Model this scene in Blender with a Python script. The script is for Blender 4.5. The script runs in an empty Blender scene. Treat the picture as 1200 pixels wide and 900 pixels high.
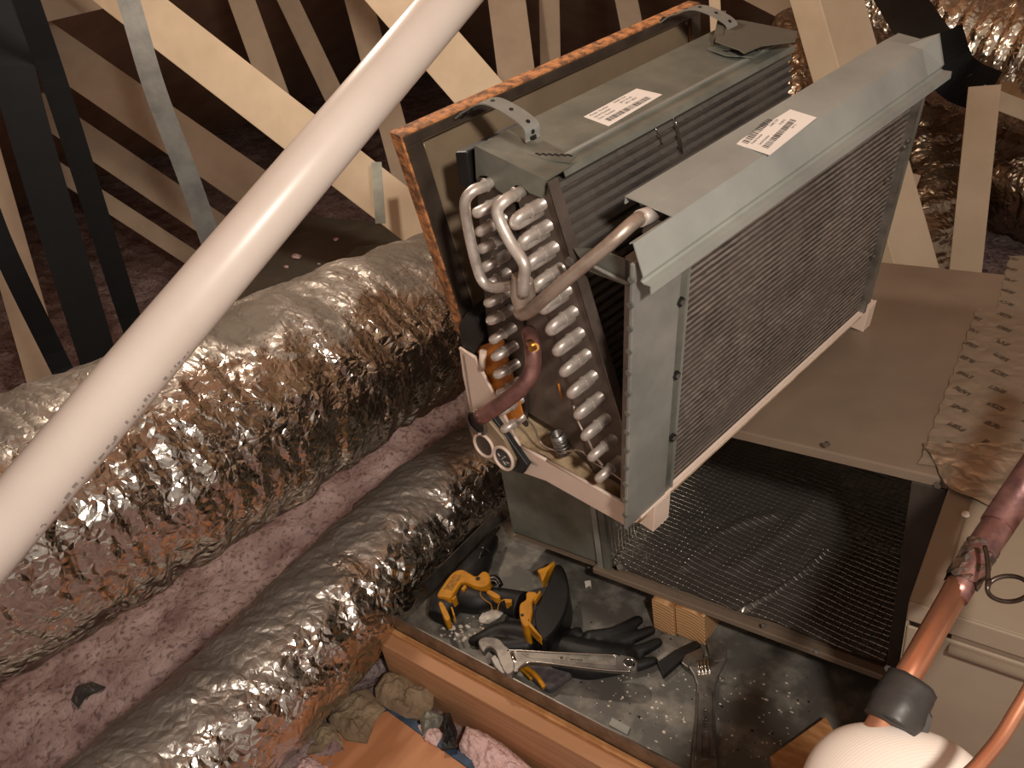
import bpy, bmesh, math, random
import numpy as np
from mathutils import Vector, Matrix

random.seed(7)
rng = np.random.default_rng(7)
C = bpy.context.scene.collection
SC = bpy.context.scene

# ------------------------------------------------------------------ camera
F = 930.0
W = np.array([[0.81039225, 0.56624483, -0.15043671],
              [0.19358548, -0.50113374, -0.84343917],
              [-0.55298198, 0.6543942, -0.51573168]])      # world -> camera (x right, y down, z forward)
CAM = np.array([0.08851223, -0.97073062, 0.75])
cam = bpy.data.cameras.new('camera')
cam.sensor_width = 36.0
cam.lens = 36.0 * F / 1200.0
cam.clip_start = 0.02
co = bpy.data.objects.new('camera', cam)
C.objects.link(co)
co.matrix_world = Matrix(((W[0][0], -W[1][0], -W[2][0], CAM[0]),
                          (W[0][1], -W[1][1], -W[2][1], CAM[1]),
                          (W[0][2], -W[1][2], -W[2][2], CAM[2]), (0, 0, 0, 1)))
SC.camera = co

# ------------------------------------------------------------------ light
SC.view_settings.view_transform = 'Standard'
SC.view_settings.look = 'None'
SC.view_settings.gamma = 1.0
SC.view_settings.exposure = 1.2
wd = bpy.data.worlds.new('attic_air')
SC.world = wd
wd.use_nodes = True
wd.node_tree.nodes['Background'].inputs[0].default_value = (0.60, 0.52, 0.46, 1)
wd.node_tree.nodes['Background'].inputs[1].default_value = 0.32


def lamp(name, loc, power, color, radius, aim=None, size=90, blend=0.5):
    l = bpy.data.lights.new(name, 'SPOT' if aim else 'POINT')
    l.energy = power
    l.color = color
    l.shadow_soft_size = radius
    o = bpy.data.objects.new(name, l)
    C.objects.link(o)
    o.location = loc
    if aim:
        l.spot_size = math.radians(size)
        l.spot_blend = blend
        o.rotation_euler = (Vector(aim) - Vector(loc)).to_track_quat('-Z', 'Y').to_euler()
    return o


lamp('work_lamp', (0.46, -0.98, 1.02), 26, (1.0, 0.915, 0.83), 0.05)
lamp('attic_bulb', (-1.35, 0.15, 1.15), 15, (1.0, 0.86, 0.72), 0.05)

# ------------------------------------------------------------------ projection helpers (real metres)
def ray(u, v):
    return W.T @ np.array([(u - 600) / F, (v - 450) / F, 1.0])


def P(u, v, t):                       # point at distance t along the view axis
    return Vector(CAM + ray(u, v) * t)


def on(u, v, ax, val):                # point on an axis-aligned plane of the attic
    d = ray(u, v)
    return Vector(CAM + d * (val - CAM[ax]) / d[ax])


LL = np.array([0.21054462, 0.97551752, 0.06353378])     # along the coil
CC = np.array([0.96509184, -0.19705801, -0.17252793])   # across the coil, to the right
UU = np.array([0.15578418, -0.09764076, 0.98295349])    # up the coil
OO = np.array([-0.33352932, -0.25175575, 0.0125918])
COIL = Matrix(((CC[0], LL[0], UU[0], OO[0]), (CC[1], LL[1], UU[1], OO[1]),
               (CC[2], LL[2], UU[2], OO[2]), (0, 0, 0, 1)))
MLOC = np.array([CC, LL, UU])


def _cp(u, v, n, k):
    d = ray(u, v)
    p0 = OO + n * k
    t = n.dot(p0 - CAM) / n.dot(d)
    return Vector(MLOC @ (CAM + t * d - OO))


def cl(u, v, l=0.0): return _cp(u, v, LL, l)
def cc(u, v, c=0.0): return _cp(u, v, CC, c)
def cu(u, v, h=0.0): return _cp(u, v, UU, h)


# ------------------------------------------------------------------ materials
def s2l(c):
    return tuple(((x / 255) / 12.92 if x / 255 <= 0.04045 else ((x / 255 + 0.055) / 1.055) ** 2.4) for x in c) + (1,)


MATS = {}


def mat(name, col, rough=0.5, metal=0.0, col2=None, nscale=8, nlo=0.4, nhi=0.65, bump=0.0, bscale=60, bdist=0.002,
        rough2=None, spec=0.5, coords='Object', stretch=None, coat=0.0, sub=0.0, detail=6):
    if name in MATS:
        return MATS[name]
    m = bpy.data.materials.new(name)
    MATS[name] = m
    m.use_nodes = True
    nt = m.node_tree
    N, L = nt.nodes, nt.links
    b = N['Principled BSDF']
    b.inputs['Base Color'].default_value = s2l(col)
    b.inputs['Roughness'].default_value = rough
    b.inputs['Metallic'].default_value = metal
    b.inputs['Specular IOR Level'].default_value = spec
    b.inputs['Coat Weight'].default_value = coat
    if sub:
        b.inputs['Subsurface Weight'].default_value = sub
        b.inputs['Subsurface Radius'].default_value = (0.02, 0.01, 0.01)
    tc = N.new('ShaderNodeTexCoord')
    mp = N.new('ShaderNodeMapping')
    L.new(tc.outputs[coords], mp.inputs[0])
    if stretch:
        mp.inputs['Scale'].default_value = stretch
    if col2 is not None:
        n = N.new('ShaderNodeTexNoise')
        n.inputs['Scale'].default_value = nscale
        n.inputs['Detail'].default_value = detail
        n.inputs['Roughness'].default_value = 0.6
        L.new(mp.outputs[0], n.inputs['Vector'])
        r = N.new('ShaderNodeMapRange')
        r.inputs[1].default_value = nlo
        r.inputs[2].default_value = nhi
        L.new(n.outputs[0], r.inputs[0])
        mx = N.new('ShaderNodeMix')
        mx.data_type = 'RGBA'
        mx.inputs[6].default_value = s2l(col)
        mx.inputs[7].default_value = s2l(col2)
        L.new(r.outputs[0], mx.inputs[0])
        L.new(mx.outputs[2], b.inputs['Base Color'])
        if rough2 is not None:
            mr = N.new('ShaderNodeMapRange')
            mr.inputs[3].default_value = rough
            mr.inputs[4].default_value = rough2
            L.new(r.outputs[0], mr.inputs[0])
            L.new(mr.outputs[0], b.inputs['Roughness'])
    if bump:
        n2 = N.new('ShaderNodeTexNoise')
        n2.inputs['Scale'].default_value = bscale
        n2.inputs['Detail'].default_value = 5
        L.new(mp.outputs[0], n2.inputs['Vector'])
        bp = N.new('ShaderNodeBump')
        bp.inputs['Strength'].default_value = bump
        bp.inputs['Distance'].default_value = bdist
        L.new(n2.outputs[0], bp.inputs['Height'])
        L.new(bp.outputs[0], b.inputs['Normal'])
    return m


def foil_mat(name, tint, rough, dust=0.0, fine=46, strength=0.7, dustcol=(82, 70, 56)):
    """crinkled aluminised film, dusty where it faces up"""
    m = bpy.data.materials.new(name)
    m.use_nodes = True
    nt = m.node_tree
    N, L = nt.nodes, nt.links
    b = N['Principled BSDF']
    b.inputs['Metallic'].default_value = 1.0
    tc = N.new('ShaderNodeTexCoord')
    w = N.new('ShaderNodeTexNoise')
    w.inputs['Scale'].default_value = 14
    L.new(tc.outputs['Object'], w.inputs['Vector'])
    ad = N.new('ShaderNodeVectorMath'); ad.operation = 'MULTIPLY_ADD'
    L.new(w.outputs[1], ad.inputs[0])
    ad.inputs[1].default_value = (0.05, 0.05, 0.05)
    L.new(tc.outputs['Object'], ad.inputs[2])
    v = N.new('ShaderNodeTexVoronoi')
    v.feature = 'DISTANCE_TO_EDGE'
    v.inputs['Scale'].default_value = fine
    L.new(ad.outputs[0], v.inputs['Vector'])
    v2 = N.new('ShaderNodeTexVoronoi')
    v2.inputs['Scale'].default_value = fine * 0.37
    L.new(ad.outputs[0], v2.inputs['Vector'])
    n3 = N.new('ShaderNodeTexNoise')
    n3.inputs['Scale'].default_value = fine * 2.2
    n3.inputs['Detail'].default_value = 3
    L.new(tc.outputs['Object'], n3.inputs['Vector'])
    a1 = N.new('ShaderNodeMath'); a1.operation = 'MULTIPLY_ADD'
    L.new(v2.outputs['Distance'], a1.inputs[0]); a1.inputs[1].default_value = 1.6
    L.new(v.outputs['Distance'], a1.inputs[2])
    a2 = N.new('ShaderNodeMath'); a2.operation = 'MULTIPLY_ADD'
    L.new(n3.outputs[0], a2.inputs[0]); a2.inputs[1].default_value = 0.1
    L.new(a1.outputs[0], a2.inputs[2])
    bp = N.new('ShaderNodeBump')
    bp.inputs['Strength'].default_value = strength
    bp.inputs['Distance'].default_value = 0.006
    L.new(a2.outputs[0], bp.inputs['Height'])
    L.new(bp.outputs[0], b.inputs['Normal'])
    n = N.new('ShaderNodeTexNoise')
    n.inputs['Scale'].default_value = 7
    n.inputs['Detail'].default_value = 8
    L.new(tc.outputs['Object'], n.inputs['Vector'])
    g = N.new('ShaderNodeNewGeometry')
    sx = N.new('ShaderNodeSeparateXYZ')
    L.new(g.outputs['True Normal'], sx.inputs[0])
    s1 = N.new('ShaderNodeMath'); s1.operation = 'MULTIPLY_ADD'
    L.new(n.outputs[0], s1.inputs[0]); s1.inputs[1].default_value = 1.1
    L.new(sx.outputs[2], s1.inputs[2])
    r = N.new('ShaderNodeMapRange')
    r.inputs[1].default_value = 1.22
    r.inputs[2].default_value = 1.52
    r.inputs[4].default_value = dust
    L.new(s1.outputs[0], r.inputs[0])
    mx = N.new('ShaderNodeMix'); mx.data_type = 'RGBA'
    mx.inputs[6].default_value = s2l(tint)
    mx.inputs[7].default_value = s2l(dustcol)
    L.new(r.outputs[0], mx.inputs[0])
    L.new(mx.outputs[2], b.inputs['Base Color'])
    rr = N.new('ShaderNodeMapRange')
    rr.inputs[3].default_value = rough
    rr.inputs[4].default_value = 0.85
    L.new(r.outputs[0], rr.inputs[0])
    L.new(rr.outputs[0], b.inputs['Roughness'])
    mm = N.new('ShaderNodeMapRange')
    mm.inputs[3].default_value = 1.0
    mm.inputs[4].default_value = 0.25
    L.new(r.outputs[0], mm.inputs[0])
    L.new(mm.outputs[0], b.inputs['Metallic'])
    MATS[name] = m
    return m


M = {}
M['galv'] = mat('galvanised', (166, 165, 157), 0.42, 0.3, (132, 132, 125), 9, 0.35, 0.7, 0.15, 300, 0.0004)
M['galv_dull'] = mat('galvanised_dull', (138, 138, 126), 0.45, 0.4, (104, 106, 97), 14, 0.35, 0.7, 0.15, 300, 0.0004)
M['galv_warm'] = mat('tube_sheet_metal', (122, 108, 98), 0.45, 0.5, (88, 76, 68), 18, 0.35, 0.7, 0.2, 200, 0.0006)
M['cap'] = mat('cap_metal', (176, 177, 169), 0.36, 0.25, (152, 154, 147), 7, 0.35, 0.7, 0.08, 240, 0.0003)
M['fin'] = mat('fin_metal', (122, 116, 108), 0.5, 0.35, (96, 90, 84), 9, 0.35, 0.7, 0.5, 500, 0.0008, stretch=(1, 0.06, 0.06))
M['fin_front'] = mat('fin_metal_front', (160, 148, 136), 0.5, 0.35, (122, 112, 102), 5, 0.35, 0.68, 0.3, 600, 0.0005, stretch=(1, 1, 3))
M['groove'] = mat('shade_toned_groove', (88, 78, 71), 0.7, 0.1, (62, 56, 51), 12)  # dark colour standing in for shade inside the fin grooves
M['tube'] = mat('aluminium_tube', (222, 212, 202), 0.38, 0.55, (176, 162, 150), 40, 0.4, 0.7, 0.3, 220, 0.0006)
M['tube_dull'] = mat('aluminium_tube_dull', (186, 168, 152), 0.4, 0.6, (140, 120, 106), 30, 0.4, 0.7, 0.2, 220, 0.0006)
M['cream'] = mat('cream_plastic', (236, 214, 196), 0.45, 0.0, (214, 188, 168), 6, 0.4, 0.8, 0.05, 60, 0.0005)
M['panfloor'] = mat('stained_pan_plastic', (196, 172, 138), 0.4, 0.0, (120, 92, 62), 22, 0.42, 0.68, 0.3, 60, 0.002)
M['tray'] = mat('brown_tray', (158, 138, 112), 0.42, 0.15, (132, 112, 90), 6, 0.35, 0.7, 0.06, 90, 0.001)
M['traylip'] = mat('tray_lip', (84, 72, 62), 0.45, 0.3, (60, 50, 42), 20, 0.35, 0.7, 0.1, 90, 0.001)
M['rust'] = mat('rusty_edge', (206, 138, 84), 0.8, 0.0, (120, 82, 54), 70, 0.42, 0.6, 0.8, 120, 0.003)
M['orange'] = mat('orange_stain', (214, 132, 44), 0.6, 0.0, (150, 88, 30), 20, 0.4, 0.7, 0.3, 60, 0.002)
M['black'] = mat('black_rubber', (17, 16, 16), 0.55, 0, (26, 24, 23), 30, 0.4, 0.7, 0.15, 120, 0.001)
M['blackgloss'] = mat('black_plastic', (22, 21, 20), 0.32, 0, (30, 28, 26), 30)
M['strap'] = mat('black_strap', (7, 6, 7), 0.65, 0, (11, 10, 10), 30, 0.4, 0.7, 0.25, 400, 0.001, spec=0.2)
M['strapgloss'] = mat('glossy_black_strap', (12, 11, 11), 0.25, 0, (16, 14, 14), 30, spec=0.4)
M['strapgrey'] = mat('grey_strap', (84, 82, 76), 0.5, 0.15, (62, 60, 56), 20, 0.4, 0.7, 0.2, 60, 0.002)
M['copper'] = mat('copper', (238, 176, 142), 0.32, 0.85, (228, 154, 118), 14, 0.35, 0.7, 0.03, 60, 0.001)
M['copper_burnt'] = mat('burnt_copper', (168, 122, 112), 0.38, 0.7, (112, 82, 80), 35, 0.35, 0.65, 0.2, 120, 0.001)
M['brass'] = mat('brass', (206, 150, 80), 0.3, 0.9)
M['steel'] = mat('steel', (150, 146, 140), 0.32, 0.85, (112, 106, 100), 30, 0.4, 0.7, 0.1, 200, 0.0005)
M['steel_dark'] = mat('steel_dark', (150, 143, 134), 0.38, 0.65, (96, 91, 85), 30, 0.4, 0.7, 0.15, 200, 0.0006)
M['chrome'] = mat('chrome', (214, 208, 200), 0.16, 1.0)
M['cabinet'] = mat('brown_cabinet_paint', (140, 122, 104), 0.42, 0.1, (120, 103, 87), 4, 0.35, 0.7, 0.04, 200, 0.0004)
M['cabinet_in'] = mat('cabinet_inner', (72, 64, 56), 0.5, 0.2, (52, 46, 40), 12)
M['furnace'] = mat('tan_casing_paint', (158, 142, 122), 0.42, 0.05, (144, 127, 108), 5, 0.35, 0.7, 0.04, 200, 0.0004)
M['pvc'] = mat('white_pvc', (222, 208, 196), 0.34, 0.0, (208, 192, 178), 5, 0.4, 0.8, 0.03, 40, 0.001)
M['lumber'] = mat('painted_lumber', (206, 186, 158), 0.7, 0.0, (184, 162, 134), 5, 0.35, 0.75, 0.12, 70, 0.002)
M['lumber_shaded'] = mat('shaded_lumber', (190, 170, 146), 0.75, 0.0, (166, 146, 124), 5, 0.35, 0.75, 0.12, 70, 0.002)  # same lumber with shade put into its colour, for the dimmer timbers
M['roof'] = mat('roof_deck_board', (192, 154, 126), 0.85, 0.0, (160, 124, 100), 3, 0.35, 0.75, 0.2, 30, 0.004)
M['white'] = mat('label_paper', (244, 234, 224), 0.45)
M['ink'] = mat('label_ink', (60, 54, 50), 0.6)
M['yellow'] = mat('yellow_plastic', (204, 140, 26), 0.4, 0, (176, 116, 18), 30)
M['greycloth'] = mat('grey_cloth', (92, 84, 84), 0.85, 0, (72, 66, 68), 60, 0.4, 0.6, 0.5, 300, 0.001)
M['blue'] = mat('blue_strip', (58, 84, 112), 0.6, 0, (40, 56, 74), 30)
M['scrap_tan'] = mat('dusty_scrap_cloth', (150, 132, 106), 0.9, 0, (118, 100, 78), 12, 0.4, 0.65, 0.6, 90, 0.006)
M['whitechip'] = mat('gypsum', (242, 230, 216), 0.9, 0, (196, 180, 160), 40, 0.4, 0.6, 0.4, 90, 0.002)
M['ducttape'] = mat('dark_duct_tape', (70, 66, 62), 0.45, 0.2, (60, 58, 57), 20, 0.4, 0.7, 0.3, 40, 0.003)
M['burnttape'] = mat('burnt_tape', (58, 46, 38), 0.6, 0.1, (98, 74, 58), 40, 0.45, 0.6, 0.8, 90, 0.004)
M['wire'] = mat('dull_wire', (104, 92, 84), 0.32, 0.9, (76, 66, 60), 60)
M['board'] = mat('dusty_dark_board', (90, 84, 72), 0.75, 0.1, (112, 102, 88), 9, 0.5, 0.8, 0.2, 60, 0.002)
M['foil'] = foil_mat('duct_foil', (206, 198, 188), 0.17, 0.85)
M['foil_small'] = foil_mat('small_duct_foil', (214, 206, 196), 0.2, 0.5)
M['foil_far'] = foil_mat('duct_foil_far', (220, 204, 182), 0.25, 0.25, 34)
M['foil_dim'] = foil_mat('darker_duct_foil', (150, 132, 112), 0.3, 0.4, 34)  # darker, browner tint than the other duct foils


def wood_mat(name, a, b, scale, axis, rough=0.7, dist=6.0):
    m = bpy.data.materials.new(name)
    m.use_nodes = True
    N, L = m.node_tree.nodes, m.node_tree.links
    bs = N['Principled BSDF']
    bs.inputs['Roughness'].default_value = rough
    tc = N.new('ShaderNodeTexCoord')
    mp = N.new('ShaderNodeMapping')
    L.new(tc.outputs['Object'], mp.inputs[0])
    if axis == 'rings':
        w = N.new('ShaderNodeTexWave'); w.wave_type = 'RINGS'; w.rings_direction = 'Y'
        mp.inputs['Location'].default_value = (0.02, 0, 0.03)
    else:
        w = N.new('ShaderNodeTexWave'); w.bands_direction = 'Z'
        mp.inputs['Scale'].default_value = axis
    w.inputs['Scale'].default_value = scale
    w.inputs['Distortion'].default_value = dist
    w.inputs['Detail'].default_value = 3
    w.inputs['Detail Scale'].default_value = 1.5
    L.new(mp.outputs[0], w.inputs['Vector'])
    mx = N.new('ShaderNodeMix'); mx.data_type = 'RGBA'
    mx.inputs[6].default_value = s2l(a)
    mx.inputs[7].default_value = s2l(b)
    L.new(w.outputs['Fac'], mx.inputs[0])
    L.new(mx.outputs[2], bs.inputs['Base Color'])
    bp = N.new('ShaderNodeBump'); bp.inputs['Strength'].default_value = 0.2
    bp.inputs['Distance'].default_value = 0.001
    L.new(w.outputs['Fac'], bp.inputs['Height'])
    L.new(bp.outputs[0], bs.inputs['Normal'])
    return m


M['beam'] = wood_mat('framing_wood', (186, 138, 100), (174, 126, 88), 17, (0.12, 1, 1), dist=10)
M['endgrain'] = wood_mat('end_grain_wood', (222, 178, 128), (166, 116, 72), 42, 'rings', dist=2.0)
M['plywood'] = wood_mat('plywood', (196, 138, 98), (176, 118, 78), 9, (1, 0.2, 1), dist=12)
M['cutwood'] = wood_mat('cut_wood', (206, 152, 98), (176, 122, 74), 50, (0.3, 1, 0.3))


def fluff_mat(name, a, b, c):
    m = bpy.data.materials.new(name)
    m.use_nodes = True
    N, L = m.node_tree.nodes, m.node_tree.links
    bs = N['Principled BSDF']
    bs.inputs['Roughness'].default_value = 0.95
    bs.inputs['Specular IOR Level'].default_value = 0.1
    tc = N.new('ShaderNodeTexCoord')
    n = N.new('ShaderNodeTexNoise'); n.inputs['Scale'].default_value = 9; n.inputs['Detail'].default_value = 9
    L.new(tc.outputs['Object'], n.inputs['Vector'])
    n2 = N.new('ShaderNodeTexNoise'); n2.inputs['Scale'].default_value = 75; n2.inputs['Detail'].default_value = 6
    L.new(tc.outputs['Object'], n2.inputs['Vector'])
    cr = N.new('ShaderNodeValToRGB')
    cr.color_ramp.elements[0].position = 0.32; cr.color_ramp.elements[0].color = s2l(b)
    cr.color_ramp.elements[1].position = 0.66; cr.color_ramp.elements[1].color = s2l(a)
    L.new(n.outputs[0], cr.inputs[0])
    mx = N.new('ShaderNodeMix'); mx.data_type = 'RGBA'
    r = N.new('ShaderNodeMapRange'); r.inputs[1].default_value = 0.47; r.inputs[2].default_value = 0.34
    r.inputs[4].default_value = 0.7
    L.new(n2.outputs[0], r.inputs[0]); L.new(r.outputs[0], mx.inputs[0])
    L.new(cr.outputs[0], mx.inputs[6]); mx.inputs[7].default_value = s2l(c)
    L.new(mx.outputs[2], bs.inputs['Base Color'])
    bp = N.new('ShaderNodeBump'); bp.inputs['Strength'].default_value = 0.9
    bp.inputs['Distance'].default_value = 0.012
    L.new(n2.outputs[0], bp.inputs['Height']); L.new(bp.outputs[0], bs.inputs['Normal'])
    return m


M['pink'] = fluff_mat('pink_insulation', (188, 166, 162), (136, 112, 109), (90, 72, 69))
M['pinkclean'] = fluff_mat('fresh_pink_insulation', (236, 208, 204), (216, 182, 178), (160, 124, 118))
M['panmetal'] = mat('drain_pan_galvanised', (98, 95, 88), 0.5, 0.15, (160, 154, 142), 16, 0.46, 0.74, 0.12, 90, 0.001, rough2=0.7)


def liner_mat():
    """scrim-reinforced foil facing: fine square grid in relief"""
    m = bpy.data.materials.new('scrim_foil')
    m.use_nodes = True
    N, L = m.node_tree.nodes, m.node_tree.links
    b = N['Principled BSDF']
    b.inputs['Metallic'].default_value = 0.85
    b.inputs['Roughness'].default_value = 0.3
    tc = N.new('ShaderNodeTexCoord')
    mp = N.new('ShaderNodeMapping')
    mp.inputs['Rotation'].default_value = (0, 0, 0.12)
    L.new(tc.outputs['Object'], mp.inputs[0])
    sx = N.new('ShaderNodeSeparateXYZ')
    L.new(mp.outputs[0], sx.inputs[0])
    hs = []
    for k, pitch in ((0, 0.0125), (1, 0.0125)):
        a = N.new('ShaderNodeMath'); a.operation = 'PINGPONG'; a.inputs[1].default_value = pitch / 2
        L.new(sx.outputs[k], a.inputs[0])
        r = N.new('ShaderNodeMapRange'); r.inputs[1].default_value = 0.0; r.inputs[2].default_value = 0.0011
        r.inputs[3].default_value = 1; r.inputs[4].default_value = 0
        L.new(a.outputs[0], r.inputs[0])
        hs.append(r)
    ad = N.new('ShaderNodeMath'); ad.operation = 'ADD'
    L.new(hs[0].outputs[0], ad.inputs[0]); L.new(hs[1].outputs[0], ad.inputs[1])
    n = N.new('ShaderNodeTexNoise'); n.inputs['Scale'].default_value = 55; n.inputs['Detail'].default_value = 4
    L.new(tc.outputs['Object'], n.inputs['Vector'])
    ma = N.new('ShaderNodeMath'); ma.operation = 'MULTIPLY_ADD'
    L.new(n.outputs[0], ma.inputs[0]); ma.inputs[1].default_value = 1.6
    L.new(ad.outputs[0], ma.inputs[2])
    bp = N.new('ShaderNodeBump'); bp.inputs['Strength'].default_value = 0.8; bp.inputs['Distance'].default_value = 0.0015
    L.new(ma.outputs[0], bp.inputs['Height']); L.new(bp.outputs[0], b.inputs['Normal'])
    mx = N.new('ShaderNodeMix'); mx.data_type = 'RGBA'
    mx.inputs[6].default_value = s2l((168, 160, 150)); mx.inputs[7].default_value = s2l((232, 224, 214))
    r3 = N.new('ShaderNodeMath'); r3.operation = 'MULTIPLY'; r3.inputs[1].default_value = 0.35
    L.new(ad.outputs[0], r3.inputs[0]); L.new(r3.outputs[0], mx.inputs[0])
    L.new(mx.outputs[2], b.inputs['Base Color'])
    return m


M['liner'] = liner_mat()


def tape_mat():
    m = bpy.data.materials.new('foil_tape')
    m.use_nodes = True
    N, L = m.node_tree.nodes, m.node_tree.links
    b = N['Principled BSDF']
    b.inputs['Metallic'].default_value = 0.7
    b.inputs['Roughness'].default_value = 0.4
    tc = N.new('ShaderNodeTexCoord')
    mp = N.new('ShaderNodeMapping'); mp.inputs['Rotation'].default_value = (0, 0, 0.5)
    L.new(tc.outputs['Object'], mp.inputs[0])
    br = N.new('ShaderNodeTexBrick')                 # rows of small grey printed marks
    br.inputs['Scale'].default_value = 17
    br.inputs['Mortar Size'].default_value = 0.27
    br.inputs['Mortar Smooth'].default_value = 0.1
    br.inputs['Brick Width'].default_value = 0.95
    br.inputs['Row Height'].default_value = 0.7
    L.new(mp.outputs[0], br.inputs['Vector'])
    br.inputs['Color1'].default_value = (1, 1, 1, 1); br.inputs['Color2'].default_value = (1, 1, 1, 1)
    br.inputs['Mortar'].default_value = (0, 0, 0, 1)
    n = N.new('ShaderNodeTexNoise'); n.inputs['Scale'].default_value = 210; n.inputs['Detail'].default_value = 2
    L.new(tc.outputs['Object'], n.inputs['Vector'])
    r = N.new('ShaderNodeMapRange'); r.inputs[1].default_value = 0.38; r.inputs[2].default_value = 0.46
    L.new(n.outputs[0], r.inputs[0])
    mu = N.new('ShaderNodeMath'); mu.operation = 'MULTIPLY'
    L.new(br.outputs[0], mu.inputs[0]); L.new(r.outputs[0], mu.inputs[1])
    m2 = N.new('ShaderNodeMath'); m2.operation = 'MULTIPLY'; m2.inputs[1].default_value = 0.75
    L.new(mu.outputs[0], m2.inputs[0])
    mx = N.new('ShaderNodeMix'); mx.data_type = 'RGBA'
    mx.inputs[6].default_value = s2l((186, 174, 154)); mx.inputs[7].default_value = s2l((80, 72, 62))
    L.new(m2.outputs[0], mx.inputs[0]); L.new(mx.outputs[2], b.inputs['Base Color'])
    n4 = N.new('ShaderNodeTexNoise'); n4.inputs['Scale'].default_value = 30; n4.inputs['Detail'].default_value = 5
    L.new(tc.outputs['Object'], n4.inputs['Vector'])
    bp = N.new('ShaderNodeBump'); bp.inputs['Strength'].default_value = 0.5; bp.inputs['Distance'].default_value = 0.003
    L.new(n4.outputs[0], bp.inputs['Height']); L.new(bp.outputs[0], b.inputs['Normal'])
    return m


M['tape'] = tape_mat()

# ------------------------------------------------------------------ geometry helpers
WM = {}


def tag(o, label=None, cat=None, group=None, kind=None):
    if label: o['label'] = label
    if cat: o['category'] = cat
    if group: o['group'] = group
    if kind: o['kind'] = kind
    return o


def thing(name, loc, label, cat, group=None, matrix=None):
    o = bpy.data.objects.new(name, None)
    C.objects.link(o)
    o.empty_display_size = 0.05
    mw = matrix if matrix is not None else Matrix.Translation(Vector(loc))
    o.matrix_world = mw
    WM[o] = mw
    return tag(o, label, cat, group)


def build(name, verts, faces, material, parent=None, smooth=False, space=None, bevel=0.0, seg=2, sharp=None):
    """one mesh object; verts in world metres, or in the coil's own frame when space=COIL"""
    vs = [Vector(v) for v in verts]
    if space is not None:
        if not (parent is not None and WM[parent] == space):
            vs = [space @ v for v in vs]
            if parent is not None:
                inv = WM[parent].inverted(); vs = [inv @ v for v in vs]
    elif parent is not None:
        inv = WM[parent].inverted(); vs = [inv @ v for v in vs]
    me = bpy.data.meshes.new(name)
    if parent is None:
        a = np.array([v[:] for v in vs])
        base = Vector(((a[:, 0].min() + a[:, 0].max()) / 2, (a[:, 1].min() + a[:, 1].max()) / 2, a[:, 2].min()))
        vs = [v - base for v in vs]
    me.from_pydata([v[:] for v in vs], [], faces)
    me.validate()
    bm = bmesh.new(); bm.from_mesh(me)
    bmesh.ops.recalc_face_normals(bm, faces=bm.faces)
    bm.to_mesh(me); bm.free()
    if smooth:
        me.polygons.foreach_set('use_smooth', [True] * len(me.polygons))
    me.materials.append(material)
    o = bpy.data.objects.new(name, me)
    C.objects.link(o)
    if parent is not None:
        o.parent = parent
        WM[o] = WM[parent]
    else:
        o.location = base
        WM[o] = Matrix.Translation(base)
    if bevel:
        b = o.modifiers.new('bevel', 'BEVEL'); b.width = bevel; b.segments = seg; b.limit_method = 'ANGLE'
        b.angle_limit = math.radians(35)
        if smooth is None:
            pass
    return o


def boxv(c0, c1):
    (x0, y0, z0), (x1, y1, z1) = c0, c1
    return ([(x0, y0, z0), (x1, y0, z0), (x1, y1, z0), (x0, y1, z0), (x0, y0, z1), (x1, y0, z1), (x1, y1, z1), (x0, y1, z1)],
            [(0, 1, 2, 3), (4, 5, 6, 7), (0, 1, 5, 4), (1, 2, 6, 5), (2, 3, 7, 6), (3, 0, 4, 7)])


def box(name, c0, c1, material, parent=None, bevel=0.0, space=None):
    v, f = boxv(c0, c1)
    return build(name, v, f, material, parent, bevel=bevel, space=space)


def hexa(name, bottom, top, material, parent=None, bevel=0.0, space=None, smooth=False, seg=2):
    n = len(bottom)
    v = list(bottom) + list(top)
    f = [tuple(range(n)), tuple(range(n, 2 * n))] + [(i, (i + 1) % n, n + (i + 1) % n, n + i) for i in range(n)]
    return build(name, v, f, material, parent, bevel=bevel, space=space, smooth=smooth, seg=seg)


def slabpoly(name, px, z, h, material, parent=None, bevel=0.0, smooth=False):
    """plate of thickness h lying level on height z; px is its outline as seen on its top face"""
    top = [on(u, v, 2, z + h) for u, v in px]
    return hexa(name, [p - Vector((0, 0, h)) for p in top], top, material, parent, bevel, smooth=smooth)


def rp(px, k=4):
    n = len(px); out = []
    P_ = [Vector((a, b)) for a, b in px]
    for i in range(n):
        a, b, c, d = P_[i - 1], P_[i], P_[(i + 1) % n], P_[(i + 2) % n]
        for j in range(k):
            t = j / k
            q = 0.5 * ((2 * b) + (c - a) * t + (2 * a - 5 * b + 4 * c - d) * t * t + (3 * b - a - 3 * c + d) * t ** 3)
            out.append((q.x, q.y))
    return out


def extr(name, prof, l0, l1, material, parent, bevel=0.0, space=None, closed=True):
    """(c,u) profile swept along the coil from l0 to l1"""
    a = [Vector((c, l0, u)) for c, u in prof]
    b = [Vector((c, l1, u)) for c, u in prof]
    return hexa(name, a, b, material, parent, bevel, space if space is not None else COIL)


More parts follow.
